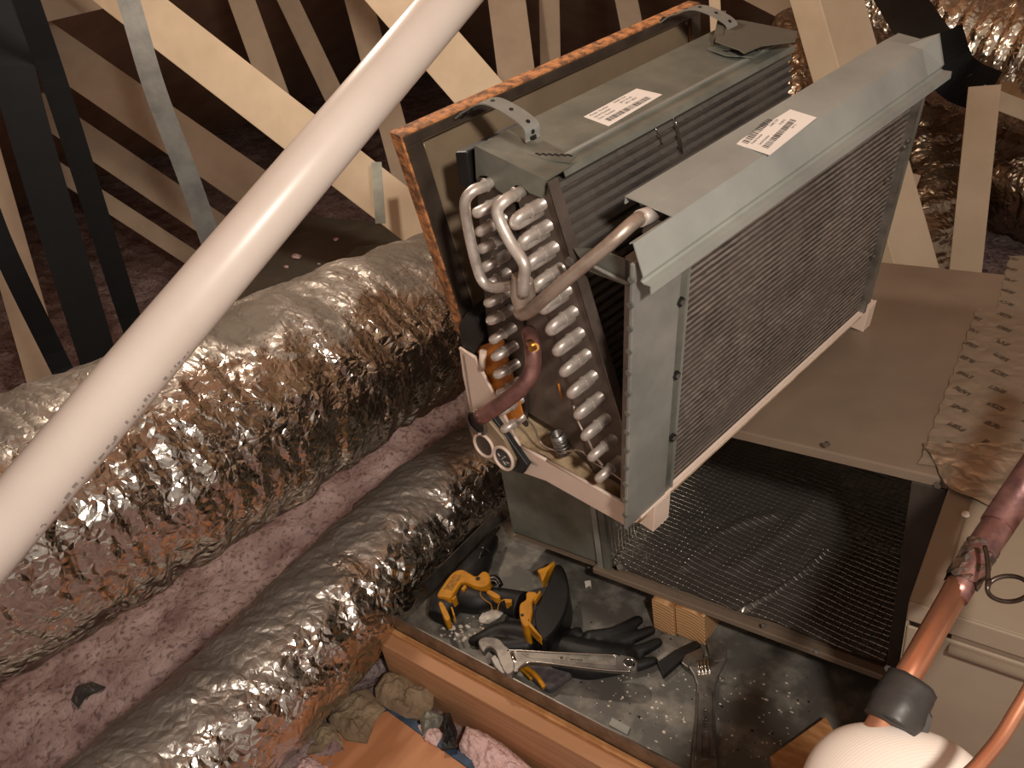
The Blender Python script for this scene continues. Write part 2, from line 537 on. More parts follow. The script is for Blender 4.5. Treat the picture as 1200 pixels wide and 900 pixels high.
def sheet(name, prof, l0, l1, material, parent, th=0.0012, space=None):
    """folded sheet: open (c,u) profile given thickness"""
    p = [Vector(q) for q in prof]
    nrm = []
    for i in range(len(p)):
        a = p[max(i - 1, 0)]; b = p[min(i + 1, len(p) - 1)]
        t = (b - a).normalized(); nrm.append(Vector((-t.y, t.x)))
    outer = [(a.x, a.y) for a in p]
    inner = [((a - n * th).x, (a - n * th).y) for a, n in zip(p, nrm)]
    n = len(p)
    v = []
    for l in (l0, l1):
        v += [(c, l, u) for c, u in outer] + [(c, l, u) for c, u in inner]
    f = []
    for i in range(n - 1):
        f += [(i, i + 1, 2 * n + i + 1, 2 * n + i), (n + i, n + i + 1, 3 * n + i + 1, 3 * n + i)]
        f += [(i, i + 1, n + i + 1, n + i), (2 * n + i, 2 * n + i + 1, 3 * n + i + 1, 3 * n + i)]
    f += [(0, n, 3 * n, 2 * n), (n - 1, 2 * n - 1, 4 * n - 1, 3 * n - 1)]
    return build(name, v, f, material, parent, space=space if space is not None else COIL)


def smooth_path(pts, k=6):
    pts = [Vector(p) for p in pts]
    if len(pts) < 3:
        return pts
    q = [pts[0] * 2 - pts[1]] + pts + [pts[-1] * 2 - pts[-2]]
    out = []
    for i in range(1, len(q) - 2):
        for j in range(k):
            t = j / k
            a, b, c, d = q[i - 1], q[i], q[i + 1], q[i + 2]
            out.append(0.5 * ((2 * b) + (c - a) * t + (2 * a - 5 * b + 4 * c - d) * t * t + (3 * b - a - 3 * c + d) * t ** 3))
    out.append(pts[-1])
    return out


def tube_geo(path, rad, seg=14, hollow=0.0, closed=False):
    path = [Vector(p) for p in path]
    n = len(path)
    if not isinstance(rad, (list, tuple)):
        rad = [rad] * n
    elif len(rad) != n:
        rr = np.interp(np.linspace(0, 1, n), np.linspace(0, 1, len(rad)), rad); rad = list(rr)
    t0 = (path[1] - path[0]).normalized()
    up = Vector((0, 0, 1)) if abs(t0.z) < 0.9 else Vector((1, 0, 0))
    a = t0.cross(up).normalized()
    V, Fc = [], []
    for i in range(n):
        t = (path[min(i + 1, n - 1)] - path[max(i - 1, 0)]).normalized()
        if closed:
            t = (path[(i + 1) % n] - path[i - 1]).normalized()
        a = (a - t * a.dot(t)).normalized()
        b = t.cross(a)
        for j in range(seg):
            th = 2 * math.pi * j / seg
            V.append(path[i] + (a * math.cos(th) + b * math.sin(th)) * rad[i])
    rings = n if closed else n - 1
    for i in range(rings):
        for j in range(seg):
            i2 = (i + 1) % n
            Fc.append((i * seg + j, i * seg + (j + 1) % seg, i2 * seg + (j + 1) % seg, i2 * seg + j))
    if not closed:
        if hollow:
            for e in (0, n - 1):
                base = len(V)
                t = (path[1] - path[0]) if e == 0 else (path[-1] - path[-2])
                t = t.normalized() * (1 if e == 0 else -1)
                for rr, dep in ((rad[e] * hollow, 0.0), (rad[e] * hollow, rad[e] * 2.2)):
                    for j in range(seg):
                        p = V[e * seg + j]
                        V.append(path[e] + (p - path[e]) * (rr / rad[e]) + t * dep)
                for j in range(seg):
                    j2 = (j + 1) % seg
                    Fc.append((e * seg + j, e * seg + j2, base + j2, base + j))
                    Fc.append((base + j, base + j2, base + seg + j2, base + seg + j))
                Fc.append(tuple(base + seg + j for j in range(seg)))
        else:
            Fc.append(tuple(range(seg)))
            Fc.append(tuple((n - 1) * seg + j for j in range(seg)))
    return V, Fc


def tube(name, pts, rad, material, parent=None, seg=14, smoothk=6, space=None, hollow=0.0, closed=False):
    path = smooth_path(pts, smoothk) if smoothk else [Vector(p) for p in pts]
    v, f = tube_geo(path, rad, seg, hollow, closed)
    o = build(name, v, f, material, parent, smooth=True, space=space)
    me = o.data
    flags = [len(p.vertices) == 4 for p in me.polygons]
    me.polygons.foreach_set('use_smooth', flags)
    return o


def ring(name, center, nrm, R, r, material, parent=None, space=None, n=28, seg=8, sx=1.0, ang=0.0):
    nrm = Vector(nrm).normalized()
    a = nrm.orthogonal().normalized(); b = nrm.cross(a)
    pts = [Vector(center) + (a * math.cos(2 * math.pi * i / n + ang) * sx + b * math.sin(2 * math.pi * i / n + ang)) * R for i in range(n)]
    v, f = tube_geo(pts, r, seg, closed=True)
    return build(name, v, f, material, parent, smooth=True, space=space)


def disc(name, center, nrm, R, h, material, parent=None, space=None, seg=16, bevel=0.0):
    nrm = Vector(nrm).normalized()
    c = Vector(center)
    v, f = tube_geo([c, c + nrm * h], R, seg)
    return build(name, v, f, material, parent, space=space, bevel=bevel)


def bar(name, p0, p1, w, t, material, parent=None, face=None, bevel=0.002):
    """timber from p0 to p1; w is measured in the plane facing `face` (default the camera side of the roof), t is its thickness"""
    p0, p1 = Vector(p0), Vector(p1)
    d = (p1 - p0).normalized()
    f = Vector(face) if face is not None else (Vector(CAM) - (p0 + p1) / 2)
    f = (f - d * f.dot(d)).normalized()
    s = d.cross(f)
    v = []
    for p in (p0, p1):
        for a, b in ((-1, 0), (1, 0), (1, -1), (-1, -1)):
            v.append(p + s * a * w / 2 + f * b * t)
    fc = [(0, 1, 2, 3), (4, 5, 6, 7)] + [(i, (i + 1) % 4, 4 + (i + 1) % 4, 4 + i) for i in range(4)]
    return build(name, v, fc, material, parent, bevel=bevel)


def vnoise(x, y, seed=0):
    r = np.random.default_rng(seed)
    n = 256
    g = r.random((n, n))
    xi = np.floor(x).astype(int); yi = np.floor(y).astype(int)
    fx = x - xi; fy = y - yi
    fx = fx * fx * (3 - 2 * fx); fy = fy * fy * (3 - 2 * fy)
    a = g[xi % n, yi % n]; b = g[(xi + 1) % n, yi % n]; c = g[xi % n, (yi + 1) % n]; d = g[(xi + 1) % n, (yi + 1) % n]
    return (a * (1 - fx) + b * fx) * (1 - fy) + (c * (1 - fx) + d * fx) * fy


def fbm(x, y, oct=5, seed=0, gain=0.5):
    s = 0; a = 1; tot = 0
    for i in range(oct):
        s = s + a * vnoise(x * 2 ** i + 17 * i, y * 2 ** i + 9 * i, seed + i); tot += a; a *= gain
    return s / tot


def grid_faces(nx, ny, wrap=False):
    f = []
    for i in range(nx - 1):
        for j in range(ny - (0 if wrap else 1)):
            j2 = (j + 1) % ny
            f.append((i * ny + j, i * ny + j2, (i + 1) * ny + j2, (i + 1) * ny + j))
    return f


def duct_geo(path, rad, ns, nt, amp, seed, squash=1.0, sag=None, rib=0.0, ribn=30):
    """crumpled film sleeve: jittered grid, piecewise-flat facets at three scales"""
    path = smooth_path(path, 12)
    path = np.array([p[:] for p in path])
    d = np.r_[0, np.cumsum(np.linalg.norm(np.diff(path, axis=0), axis=1))]
    L = d[-1]
    r = np.random.default_rng(seed)
    S = np.linspace(0, L, ns)[:, None] + np.zeros((1, nt))
    T = np.linspace(0, 2 * np.pi, nt, endpoint=False)[None, :] + np.zeros((ns, 1))
    ds = L / ns; dt = 2 * np.pi / nt
    S[1:-1] += (r.random((ns - 2, nt)) - .5) * ds * 0.9
    T += (r.random((ns, nt)) - .5) * dt * 0.9

    def lin(x, y, seed, ny):           # piecewise-linear lattice noise, periodic in y
        g = np.random.default_rng(seed).random((512, ny)) - .5
        xi = np.floor(x).astype(int); yi = np.floor(y).astype(int)
        fx = x - xi; fy = y - yi
        a = g[xi % 512, yi % ny]; b = g[(xi + 1) % 512, yi % ny]; c = g[xi % 512, (yi + 1) % ny]; e = g[(xi + 1) % 512, (yi + 1) % ny]
        up = fx + fy > 1
        return np.where(up, e + (1 - fx) * (c - e) + (1 - fy) * (b - e), a + fx * (b - a) + fy * (c - a))
    R0 = np.interp(S, [0, L], rad) if isinstance(rad, (list, tuple)) else rad + 0 * S
    h = 0
    warp = 0.6 * lin(S / 0.09, T / (2 * np.pi) * 12, seed + 9, 12)
    for cell, a, ny in ((0.12, 0.85, 7), (0.042, 0.80, 12), (0.020, 0.58, 26), (0.011, 0.24, 62)):
        h = h + a * lin(S / cell + warp * 2, T / (2 * np.pi) * ny + warp * 1.4, seed + ny, ny)
    rr = R0 + amp * h
    if rib:
        rr = rr + rib * np.abs(np.sin(S / L * np.pi * ribn))
    pos = np.stack([np.interp(S, d, path[:, k]) for k in range(3)], -1)
    tan = np.stack([np.interp(np.clip(S + .02, 0, L), d, path[:, k]) - np.interp(np.clip(S - .02, 0, L), d, path[:, k]) for k in range(3)], -1)
    tan /= np.linalg.norm(tan, axis=-1, keepdims=True)
    side = np.cross(tan, np.array([0, 0, 1.])); side /= np.linalg.norm(side, axis=-1, keepdims=True)
    up = np.cross(side, tan)
    V = pos + (side * np.cos(T)[..., None] + up * np.sin(T)[..., None] * squash) * rr[..., None]
    f = grid_faces(ns, nt, True)
    f2 = []
    for k, q in enumerate(f):
        f2 += [(q[0], q[1], q[2]), (q[0], q[2], q[3])] if (k * 7 + k // nt) % 2 else [(q[0], q[1], q[3]), (q[1], q[2], q[3])]
    V = V.reshape(-1, 3)
    n = len(V)
    V = np.vstack([V, path[0], path[-1]])
    f2 += [(j, (j + 1) % nt, n) for j in range(nt)] + [((ns - 1) * nt + j, (ns - 1) * nt + (j + 1) % nt, n + 1) for j in range(nt)]
    return V, f2


def blob(name, chains, material, parent=None, voxel=0.004, smooth_it=6):
    """continuous soft body: tapered chains fused by a voxel remesh"""
    V, Fc = [], []
    for pts, rads in chains:
        path = smooth_path(pts, 5)
        n = len(path)
        rr = list(np.interp(np.linspace(0, 1, n), np.linspace(0, 1, len(rads)), rads))
        p0 = path[0] - (path[1] - path[0]).normalized() * rr[0] * 0.6
        p1 = path[-1] + (path[-1] - path[-2]).normalized() * rr[-1] * 0.6
        path = [p0] + path + [p1]; rr = [rr[0] * 0.5] + rr + [rr[-1] * 0.5]
        v, f = tube_geo(path, rr, 12)
        b = len(V); V += v; Fc += [tuple(i + b for i in q) for q in f]
    o = build(name, V, Fc, material, parent, smooth=True)
    m = o.modifiers.new('fuse', 'REMESH'); m.mode = 'VOXEL'; m.voxel_size = voxel; m.use_smooth_shade = True
    s = o.modifiers.new('soften', 'SMOOTH'); s.iterations = smooth_it; s.factor = 0.5
    return o


def textobj(name, body, size, matrix, material, parent, ext=0.0):
    cu_ = bpy.data.curves.new(name, 'FONT')
    cu_.body = body; cu_.size = size; cu_.extrude = ext
    cu_.align_x = 'LEFT'; cu_.align_y = 'CENTER'
    cu_.materials.append(material)
    o = bpy.data.objects.new(name, cu_)
    C.objects.link(o)
    o.parent = parent
    dg = bpy.context.evaluated_depsgraph_get()
    me = bpy.data.meshes.new_from_object(o.evaluated_get(dg))
    bpy.data.objects.remove(o)
    o = bpy.data.objects.new(name, me)
    C.objects.link(o)
    o.parent = parent
    WM[o] = WM[parent]
    o.matrix_local = WM[parent].inverted() @ matrix
    return o


def rock(name, center, size, material, parent=None, seed=0, rot=0.0, rough=0.35):
    r = np.random.default_rng(seed)
    bm = bmesh.new()
    bmesh.ops.create_icosphere(bm, subdivisions=2, radius=1.0)
    V = []
    for v in bm.verts:
        k = 1 + rough * (r.random() - .5)
        p = Vector((v.co.x * size[0] * k, v.co.y * size[1] * k, v.co.z * size[2] * k))
        p = Matrix.Rotation(rot, 3, 'Z') @ p
        V.append(p + Vector(center))
    f = [tuple(x.index for x in q.verts) for q in bm.faces]
    bm.free()
    return build(name, V, f, material, parent)


# ================================================================== SETTING
ZF = -0.62      # insulation level
ZP = -0.505     # drain pan level

# blown pink insulation covering the attic floor
nx, ny = 430, 430
gx = np.linspace(-1, 1, nx); gy = np.linspace(-1, 1, ny)
gx = -1.3 + 1.5 * gx + 4.6 * gx ** 3; gy = -0.2 + 1.4 * gy + 4.6 * np.abs(gy) ** 3 * np.sign(gy) + 0.6
X, Y = np.meshgrid(gx, gy, indexing='ij')
hz = 0.055 * (fbm(X * 2.2, Y * 2.2, 3, 3) - .5) + 0.06 * (fbm(X * 14, Y * 14, 4, 11, 0.62) - .5) + 0.02 * (fbm(X * 60, Y * 60, 2, 5) - .5)
under = (X > -1.05) & (X < 1.2) & (Y > -0.5) & (Y < 1.4)
Z = ZF + hz - np.where(under, 0.03, 0)
Vf = np.stack([X, Y, Z], -1).reshape(-1, 3)
fl = build('floor', Vf.tolist(), grid_faces(nx, ny), M['pink'], smooth=True)
tag(fl, 'pink blown insulation over the attic floor', kind='structure')

# sloping roof decks, boards with gaps seen from inside


for nm, A, B, Cc, D in (
        ('ceiling', (-9, 5.6, ZF - .1), (4, 5.6, ZF - .1), (4, -2.6, ZF + 4.6), (-9, -2.6, ZF + 4.6)),
        ('wall_left', (-6.6, -4, ZF - .1), (-6.6, 7, ZF - .1), (1.6, 7, ZF + 4.4), (1.6, -4, ZF + 4.4))):
    A, B, Cc, D = map(Vector, (A, B, Cc, D))
    root = bpy.data.objects.new(nm, None); C.objects.link(root); WM[root] = Matrix.Identity(4)
    tag(root, 'dark sloping roof deck', kind='structure')
    nrm = (B - A).cross(D - A).normalized()
    for i in range(6):
        t0, t1 = i / 6, (i + 1) / 6 + 0.004
        q = [p + nrm * 0.006 * (i % 2) for p in (A.lerp(D, t0), B.lerp(Cc, t0), B.lerp(Cc, t1), A.lerp(D, t1))]
        hexa('deck_panel', q, [p + nrm * (0.012 if nrm.z > 0 else -0.012) for p in q], M['roof'], root)

# ================================================================== TRUSS TIMBER
def timber(u0, v0, t0, u1, v1, t1, wpx, th, label, mt='lumber', nm='truss_web', face=None, group='truss timbers', more=0.0):
    p0, p1 = P(u0, v0, t0), P(u1, v1, t1)
    d = (p1 - p0).normalized()
    if v0 < 0 or u0 < 0:            # the timber carries on past the frame
        for _ in range(14):
            q = p0 - d * 0.06
            if q.z > min(ZF - .1 + (5.6 - q.y) / 8.2 * 4.7, ZF - .1 + (q.x + 6.6) / 8.2 * 4.5) - 0.08:
                break
            p0 = q
    p1 = p1 + d * more
    w = wpx * (t0 + t1) / 2 / F
    o = bar(nm, p0, p1, w, th, M[mt], face=face)
    return tag(o, label, 'timber', group)



timber(80, -56, 2.35, 510, 278, 2.45, 54, 0.038, 'broad cream timber crossing from the top left down behind the white pipe', more=0.45)
timber(-10, 8, 3.1, 330, 243, 3.15, 50, 0.038, 'dimmer cream timber parallel below the broad one, crossed by the grey strap', 'lumber_shaded')
timber(40, 122, 3.5, 300, 298, 3.5, 34, 0.038, 'third parallel timber lower down behind the grey strap', 'lumber_shaded')
timber(60, 195, 3.7, 240, 312, 3.7, 20, 0.038, 'lowest of the parallel timbers, faint, beside the black straps', 'lumber_shaded')
timber(-40, 28, 2.9, 130, -12, 2.9, 34, 0.038, 'short timber running flat along the top left corner', 'lumber_shaded')
timber(-30, 150, 3.0, 70, 500, 3.0, 40, 0.038, 'pale timber seen between the two left black straps', 'lumber_shaded')
timber(276, -20, 3.3, 330, 130, 3.3, 30, 0.038, 'slim leaning web above the broad timber, left one', 'lumber_shaded')
timber(328, -20, 3.6, 400, 130, 3.6, 24, 0.038, 'slim leaning web above the broad timber, second from left', 'lumber_shaded')
timber(412, -30, 3.3, 490, 260, 3.3, 32, 0.038, 'dim web leaning behind the white pipe and rusty tray corner', 'lumber_shaded')
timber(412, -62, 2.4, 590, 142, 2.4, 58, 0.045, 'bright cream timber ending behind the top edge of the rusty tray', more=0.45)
timber(590, -30, 3.0, 612, 140, 3.0, 44, 0.038, 'wide upright just right of the bright timber above the tray', 'lumber_shaded', more=0.5)
timber(643, -30, 3.2, 646, 120, 3.2, 24, 0.038, 'narrow upright above the middle of the tray edge', 'lumber_shaded', more=0.5)
timber(728, -30, 3.3, 748, 70, 3.3, 26, 0.038, 'narrow upright above the right part of the tray edge', 'lumber_shaded', more=0.5)
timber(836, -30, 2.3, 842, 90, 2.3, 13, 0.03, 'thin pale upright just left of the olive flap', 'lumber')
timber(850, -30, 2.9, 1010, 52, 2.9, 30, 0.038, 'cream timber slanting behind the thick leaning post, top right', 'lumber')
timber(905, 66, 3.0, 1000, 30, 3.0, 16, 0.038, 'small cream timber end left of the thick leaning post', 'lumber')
# the thick post: two faces showing
p0, p1 = P(976, -40, 1.86), P(1080, 330, 1.92)
d_ = p1 - p0
p1 = p0 + d_ * 1.5; p0 = p0 - d_ * 1.2
o = bar('truss_post', p0, p1, 0.120, 0.10, M['lumber'], face=Vector(CAM) - p0 + Vector((1.5, 0.7, 0)))
tag(o, 'thick cream leaning post behind the far end of the coil', 'timber', 'truss timbers')
p0, p1 = P(1058, 200, 2.05), P(1012, 320, 2.0)
p1 = p0 + (p1 - p0) * 1.6
tag(bar('truss_web', p0, p1, 0.09, 0.038, M['lumber_shaded']), 'short shaded web behind the thick post at the cabinet back', 'timber', 'truss timbers')
p0, p1 = P(1154, 100, 2.15), P(1130, 330, 2.15)
p1 = p0 + (p1 - p0) * 1.7
tag(bar('truss_web', p0, p1, 0.078, 0.05, M['lumber']), 'straight upright post right of the thick one under the far duct', 'timber', 'truss timbers')
timber(1140, 106, 2.32, 1290, 165, 2.4, 20, 0.06, 'level timber just under the far foil duct at the right edge', 'lumber', 'truss_chord')

# ================================================================== SECONDARY PAN AND ITS FRAME
zl = ZP + 0.045
lipL, lipR = on(470, 727, 2, zl), on(800, 900, 2, zl)
dx = (lipR - lipL).normalized()
lipL = lipL - dx * 0.03; lipR = lipR + dx * 0.27
back = Vector((-dx.y, dx.x, 0))
pan = thing('drain_pan', Vector((lipL.x, lipL.y, ZP)), 'grey galvanised drain pan on the attic floor under the cabinet, holding the tools', 'pan')
a, b = Vector((lipL.x, lipL.y, ZP)), Vector((lipR.x, lipR.y, ZP))
c_, d_ = b + back * 0.93, a + back * 0.93
# floor with stains
hexa('pan_floor', [p - Vector((0, 0, .002)) for p in (a, b, c_, d_)], [a, b, c_, d_], M['panmetal'], pan)
for q0, q1 in ((a, b), (b, c_), (c_, d_), (d_, a)):
    n = (q1 - q0).normalized(); n = Vector((-n.y, n.x, 0)) * 0.0025
    up = Vector((0, 0, 0.045))
    hexa('pan_rim', [q0, q1, q1 + n, q0 + n], [q0 + up, q1 + up, q1 + n + up, q0 + n + up], M['steel'], pan)

fr = -back
bm0 = lipL - dx * 0.012
ft = thing('platform_beam', Vector((bm0.x, bm0.y, ZF)), 'long orange-brown framing board along the front of the drain pan', 'board')
q = [bm0 + fr * 0.0008, lipR + fr * 0.0008, lipR + fr * 0.04, bm0 + fr * 0.04]
q = [Vector((p.x, p.y, ZP - 0.006)) for p in q]
hexa('board', [p - Vector((0, 0, 0.16)) for p in q], q, M['beam'], ft, bevel=0.002)
q2 = [bm0 + fr * 0.0006, lipR + fr * 0.0006, lipR + fr * 0.012, bm0 + fr * 0.012]
q2 = [Vector((p.x, p.y, ZP - 0.006)) for p in q2]
tag(hexa('top_edge', [p + Vector((0, 0, 0.0003)) for p in q2], [p + Vector((0, 0, 0.01)) for p in q2], M['cutwood'], ft, bevel=0.002), 'pale splintery top edge of the board')

# small debris on the pan
def debris(name, u, v, s, mt, label, cat, z=ZP, seed=0, rot=0.0, grp=None):
    c = on(u, v, 2, z)
    o = rock(name, (c.x, c.y, z + s[2]), s, M[mt], seed=seed, rot=rot)
    return tag(o, label, cat, grp)


debris('gypsum_chunk', 575, 727, (.026, .013, .012), 'whitechip', 'white chalky chunk beside the drill handle', 'debris', seed=2, rot=0.95)
debris('chip', 530, 737, (.009, .007, .004), 'whitechip', 'pale pebble nearest the left pan corner', 'debris', seed=3, grp='crumbs on the drain pan')
crumbs = [(520, 728), (540, 738), (548, 734), (562, 742), (545, 748), (566, 737), (556, 749), (536, 744), (858, 862), (775, 824), (782, 845), (769, 869), (853, 822), (898, 820), (725, 795), (760, 878), (778, 858), (925, 812), (690, 665), (912, 700), (842, 790), (745, 812)]
def grit(name, spots, label, seed, mt):
    r = np.random.default_rng(seed)
    V, Fc = [], []
    for u, v, sc in spots:
        c = on(u, v, 2, ZP)
        n = int(r.integers(5, 7)); k = len(V); sx_, sy_ = sc * (0.6 + r.random()), sc * (0.5 + r.random() * .6); th = r.random() * 3
        for h, q in ((0, 1.0), (sc * 0.6, 0.6)):
            for j in range(n):
                a_ = 2 * math.pi * j / n + th
                V.append((c.x + sx_ * q * math.cos(a_), c.y + sy_ * q * math.sin(a_), ZP + h + .0002))
        Fc += [tuple(range(k, k + n)), tuple(range(k + n, k + 2 * n))] + [(k + j, k + (j + 1) % n, k + n + (j + 1) % n, k + n + j) for j in range(n)]
    return tag(build(name, V, Fc, M[mt]), label, 'debris', kind='stuff')


grit('pale_grit', [(u, v, .003 + .003 * random.random()) for u, v in crumbs[:8]] + [(515 + 60 * random.random(), 722 + 34 * random.random(), .0015 + .003 * random.random()) for _ in range(40)],
     'pale gypsum grit beside the drill along the pan rim', 4, 'whitechip')
grit('floor_grit', [(u, v, .002 + .0025 * random.random()) for u, v in crumbs[8:]] + [q for q in ((660 + 280 * random.random(), 790 + 100 * random.random(), .0008 + .0016 * random.random()) for _ in range(150)) if q[1] < 712 + .524 * (q[0] - 470)],
     'scattered light specks over the open pan floor', 6, 'whitechip')
grit('dark_grit', [q for q in ((660 + 300 * random.random(), 700 + 190 * random.random(), .001 + .0016 * random.random()) for _ in range(90)) if q[1] < 712 + .524 * (q[0] - 470)],
     'scattered dark specks over the pan floor', 7, 'black')
tag(slabpoly('metal_clip', [(717, 840), (739, 852), (735, 861), (713, 849)], ZP, 0.004, M['galv'], bevel=0.001), 'small flat metal clip on the pan near the front rim', 'clip')
tag(slabpoly('plastic_bit', [(685, 681), (692, 680), (693, 688), (690, 684), (686, 687)], ZP, 0.006, M['white']), 'tiny white plastic bit behind the drill battery', 'debris')

# ================================================================== CABINET
cab = thing('air_handler_cabinet', (-0.40, 0.33, -0.425), 'brown sheet-metal air handler cabinet with an open front and foil-lined inside', 'cabinet')
XL, XR, YB, ZB, XO = -0.80, 0.0, 0.665, -0.418, -0.572
box('top_panel', (XL, 0.0, -0.003), (XR, YB, 0.0), M['cabinet'], cab, bevel=0.0015)
box('front_lip', (XL, -0.002, -0.016), (XR, 0.0, -0.0005), M['cabinet'], cab, bevel=0.001)
box('back_panel', (XL, YB - .003, ZB), (XR, YB, -0.003), M['cabinet_in'], cab)
box('left_panel', (XL, 0.002, ZB), (XL + .003, YB, -0.003), M['cabinet_in'], cab)
box('divider_panel', (XO - .003, 0.002, ZB), (XO, YB - .003, -0.003), M['cabinet_in'], cab)
box('right_panel', (-0.012, 0.002, ZB), (-0.009, YB - .003, -0.003), M['cabinet_in'], cab)
box('access_panel', (XL, -0.003, ZB + .01), (XO - .012, 0.001, -0.016), M['galv_dull'], cab, bevel=0.001)
box('bottom_panel', (XL, -0.004, ZB - .004), (XR, YB, ZB), M['cabinet'], cab)
box('bottom_lip', (XO - .02, -0.02, ZB - .006), (XR - 0.02, -0.001, ZB + .008), M['cabinet'], cab, bevel=0.002)
for x0, x1, mtn in ((XO - .012, XO + .0, 'galv'), (XO + .003, XO + .017, 'galv_dull')):
    box('corner_flange', (x0, -0.012, ZB), (x1, -0.002, -0.016), M[mtn], cab, bevel=0.001)
box('right_flange', (-0.045, -0.004, ZB + .01), (-0.001, -0.001, -0.016), M['cabinet_in'], cab, bevel=0.001)
# inner floor liner: scrim foil with wrinkles and two long creases
nx, ny = 150, 150
X, Y = np.meshgrid(np.linspace(XO + .002, -0.05, nx), np.linspace(0.004, YB - .006, ny), indexing='ij')
Zl = ZB + 0.002 + 0.016 * fbm(X * 9, Y * 9, 4, 41, 0.55)


def crease(pix, hgt, wid):
    global Zl
    pts = [on(u, v, 2, ZB + .01) for u, v in pix]
    for s0, s1 in zip(pts[:-1], pts[1:]):
        ax, ay, bx, by = s0.x, s0.y, s1.x, s1.y
        t = np.clip(((X - ax) * (bx - ax) + (Y - ay) * (by - ay)) / ((bx - ax) ** 2 + (by - ay) ** 2), 0, 1)
        dd = np.hypot(X - ax - t * (bx - ax), Y - ay - t * (by - ay))
        Zl = np.maximum(Zl, ZB + .008 + hgt * np.exp(-(dd / wid) ** 2) * (dd < wid * 3))


crease([(870, 714), (905, 697), (940, 672), (972, 643)], 0.009, 0.005)
crease([(800, 665), (838, 628), (870, 612), (905, 603)], 0.006, 0.012)
crease([(860, 665), (900, 640), (945, 600)], 0.005, 0.016)
v = np.stack([X, Y, Zl], -1).reshape(-1, 3)
build('floor_liner', v.tolist(), grid_faces(nx, ny), M['liner'], cab, smooth=True)
X2, Z2 = np.meshgrid(np.linspace(XO + .002, -0.03, 60), np.linspace(ZB + .01, -0.01, 40), indexing='ij')
Y2 = YB - 0.012 - 0.02 * fbm(X2 * 9, Z2 * 9, 3, 8)
build('back_liner', np.stack([X2, Y2, Z2], -1).reshape(-1, 3).tolist(), grid_faces(60, 40), M['liner'], cab, smooth=True)
for s, x in (('left_liner', XO + .003), ('right_liner', -0.014)):
    Y3, Z3 = np.meshgrid(np.linspace(0.01, YB - .01, 50), np.linspace(ZB + .01, -0.01, 30), indexing='ij')
    X3 = x + (0.008 if x < -.3 else -.018) * fbm(Y3 * 9, Z3 * 9, 3, 5)
    build(s, np.stack([X3, Y3, Z3], -1).reshape(-1, 3).tolist(), grid_faces(50, 30), M['liner'] if x < -.3 else M['cabinet_in'], cab, smooth=True)


def screw(px, ax, val, nrm, parent, r=0.0055, mt='steel_dark'):
    c = on(*px, ax, val) if len(px) == 2 else Vector(px)
    o = disc('screw', c, nrm, r, 0.003, M[mt], parent, seg=6)
    return o


screw((969, 520), 1, -0.002, (0, -1, 0), cab, 0.005, 'steel')
screw((1099, 568), 1, -0.004, (0, -1, 0), cab, 0.005, 'steel')
screw((727, 664), 1, -0.02, (0, -1, 0.6), cab, 0.007)
screw((1041, 783), 1, -0.02, (0, -1, 0.6), cab, 0.006)
screw((895, 733), 1, -0.02, (0, -1, 0.6), cab, 0.004)
screw((957, 763), 1, -0.02, (0, -1, 0.6), cab, 0.004)
# dusty smudges: footprints of wiped dust are in the paint; the tape
tp = thing('foil_tape', (0.05, 0.3, 0.0), 'wrinkled silver foil tape with grey print sealing the cabinet and casing joint', 'tape')


def tape_sheet(name, px, seed, amp=0.002, z=0.0012):
    pts = [on(u, v, 2, z) for u, v in px]
    xs = [p.x for p in pts]; ys = [p.y for p in pts]
    n = 60
    A, B, Cq, D = pts
    V = []
    for i in range(n):
        for j in range(n):
            s, t = i / (n - 1), j / (n - 1)
            p = (A.lerp(B, s)).lerp(D.lerp(Cq, s), t)
            k = float(fbm(np.array(p.x * 26), np.array(p.y * 26), 3, seed))
            k = abs(k - .5) * 2
            edge = 0.0015 * math.sin(p.y * 160 + p.x * 90)
            V.append((p.x + edge, p.y, z + amp * k))
    return build(name, V, grid_faces(n, n), M['foil_far'] if name == 'tape_patch' else M['tape'], tp, smooth=False)


tape_sheet('tape_strip', [(1145, 362), (1290, 362), (1270, 560), (1076, 545)], 3, 0.0035)
tape_sheet('tape_strip', [(1183, 300), (1300, 300), (1300, 380), (1168, 364)], 5, 0.002, 0.0006)
tape_sheet('tape_patch', [(1082, 520), (1200, 520), (1190, 606), (1112, 574)], 9, 0.006, 0.004)

# casing section to the right (furnace box), standing forward of the cabinet
fu = thing('furnace_casing', (0.45, 0.2, -0.55), 'tan painted furnace casing right of the open cabinet, standing forward of it', 'casing')
FY = on(1067, 703, 2, 0.0).y
hexa('top_panel', [Vector(p) for p in ((0.002, FY, -.003), (1.0, FY, -.003), (1.0, .665, -.003), (0.002, .665, -.003))],
     [Vector(p) for p in ((0.002, FY, 0), (1.0, FY, 0), (1.0, .665, 0), (0.002, .665, 0))], M['furnace'], fu, bevel=0.001)
box('side_panel', (0.002, FY, -0.59), (0.005, 0.66, -0.003), M['furnace'], fu)
box('front_rail', (0.002, FY - .004, -0.03), (1.0, FY, 0.0), M['furnace'], fu, bevel=0.003)
box('rail_groove', (0.05, FY - .001, -0.045), (1.0, FY + .003, -0.03), M['cabinet'], fu)
tube('bead', [(0.05, FY - .004, -0.052), (1.0, FY - .004, -0.052)], 0.008, M['furnace'], fu, 12, 0)
box('front_panel', (0.004, FY - .003, -0.59), (1.0, FY + .001, -0.04), M['furnace'], fu, bevel=0.002)  
box('raised_edge', (0.03, 0.0 + FY + .03, 0.0), (0.032, -0.02, 0.0012), M['cabinet'], fu)
c = on(1131, 603, 2, 0.001)
tag(rock('sealant_blob', (c.x, c.y, 0.002), (0.005, 0.006, 0.002), M['whitechip'], fu, 5), 'cream dab of sealant')

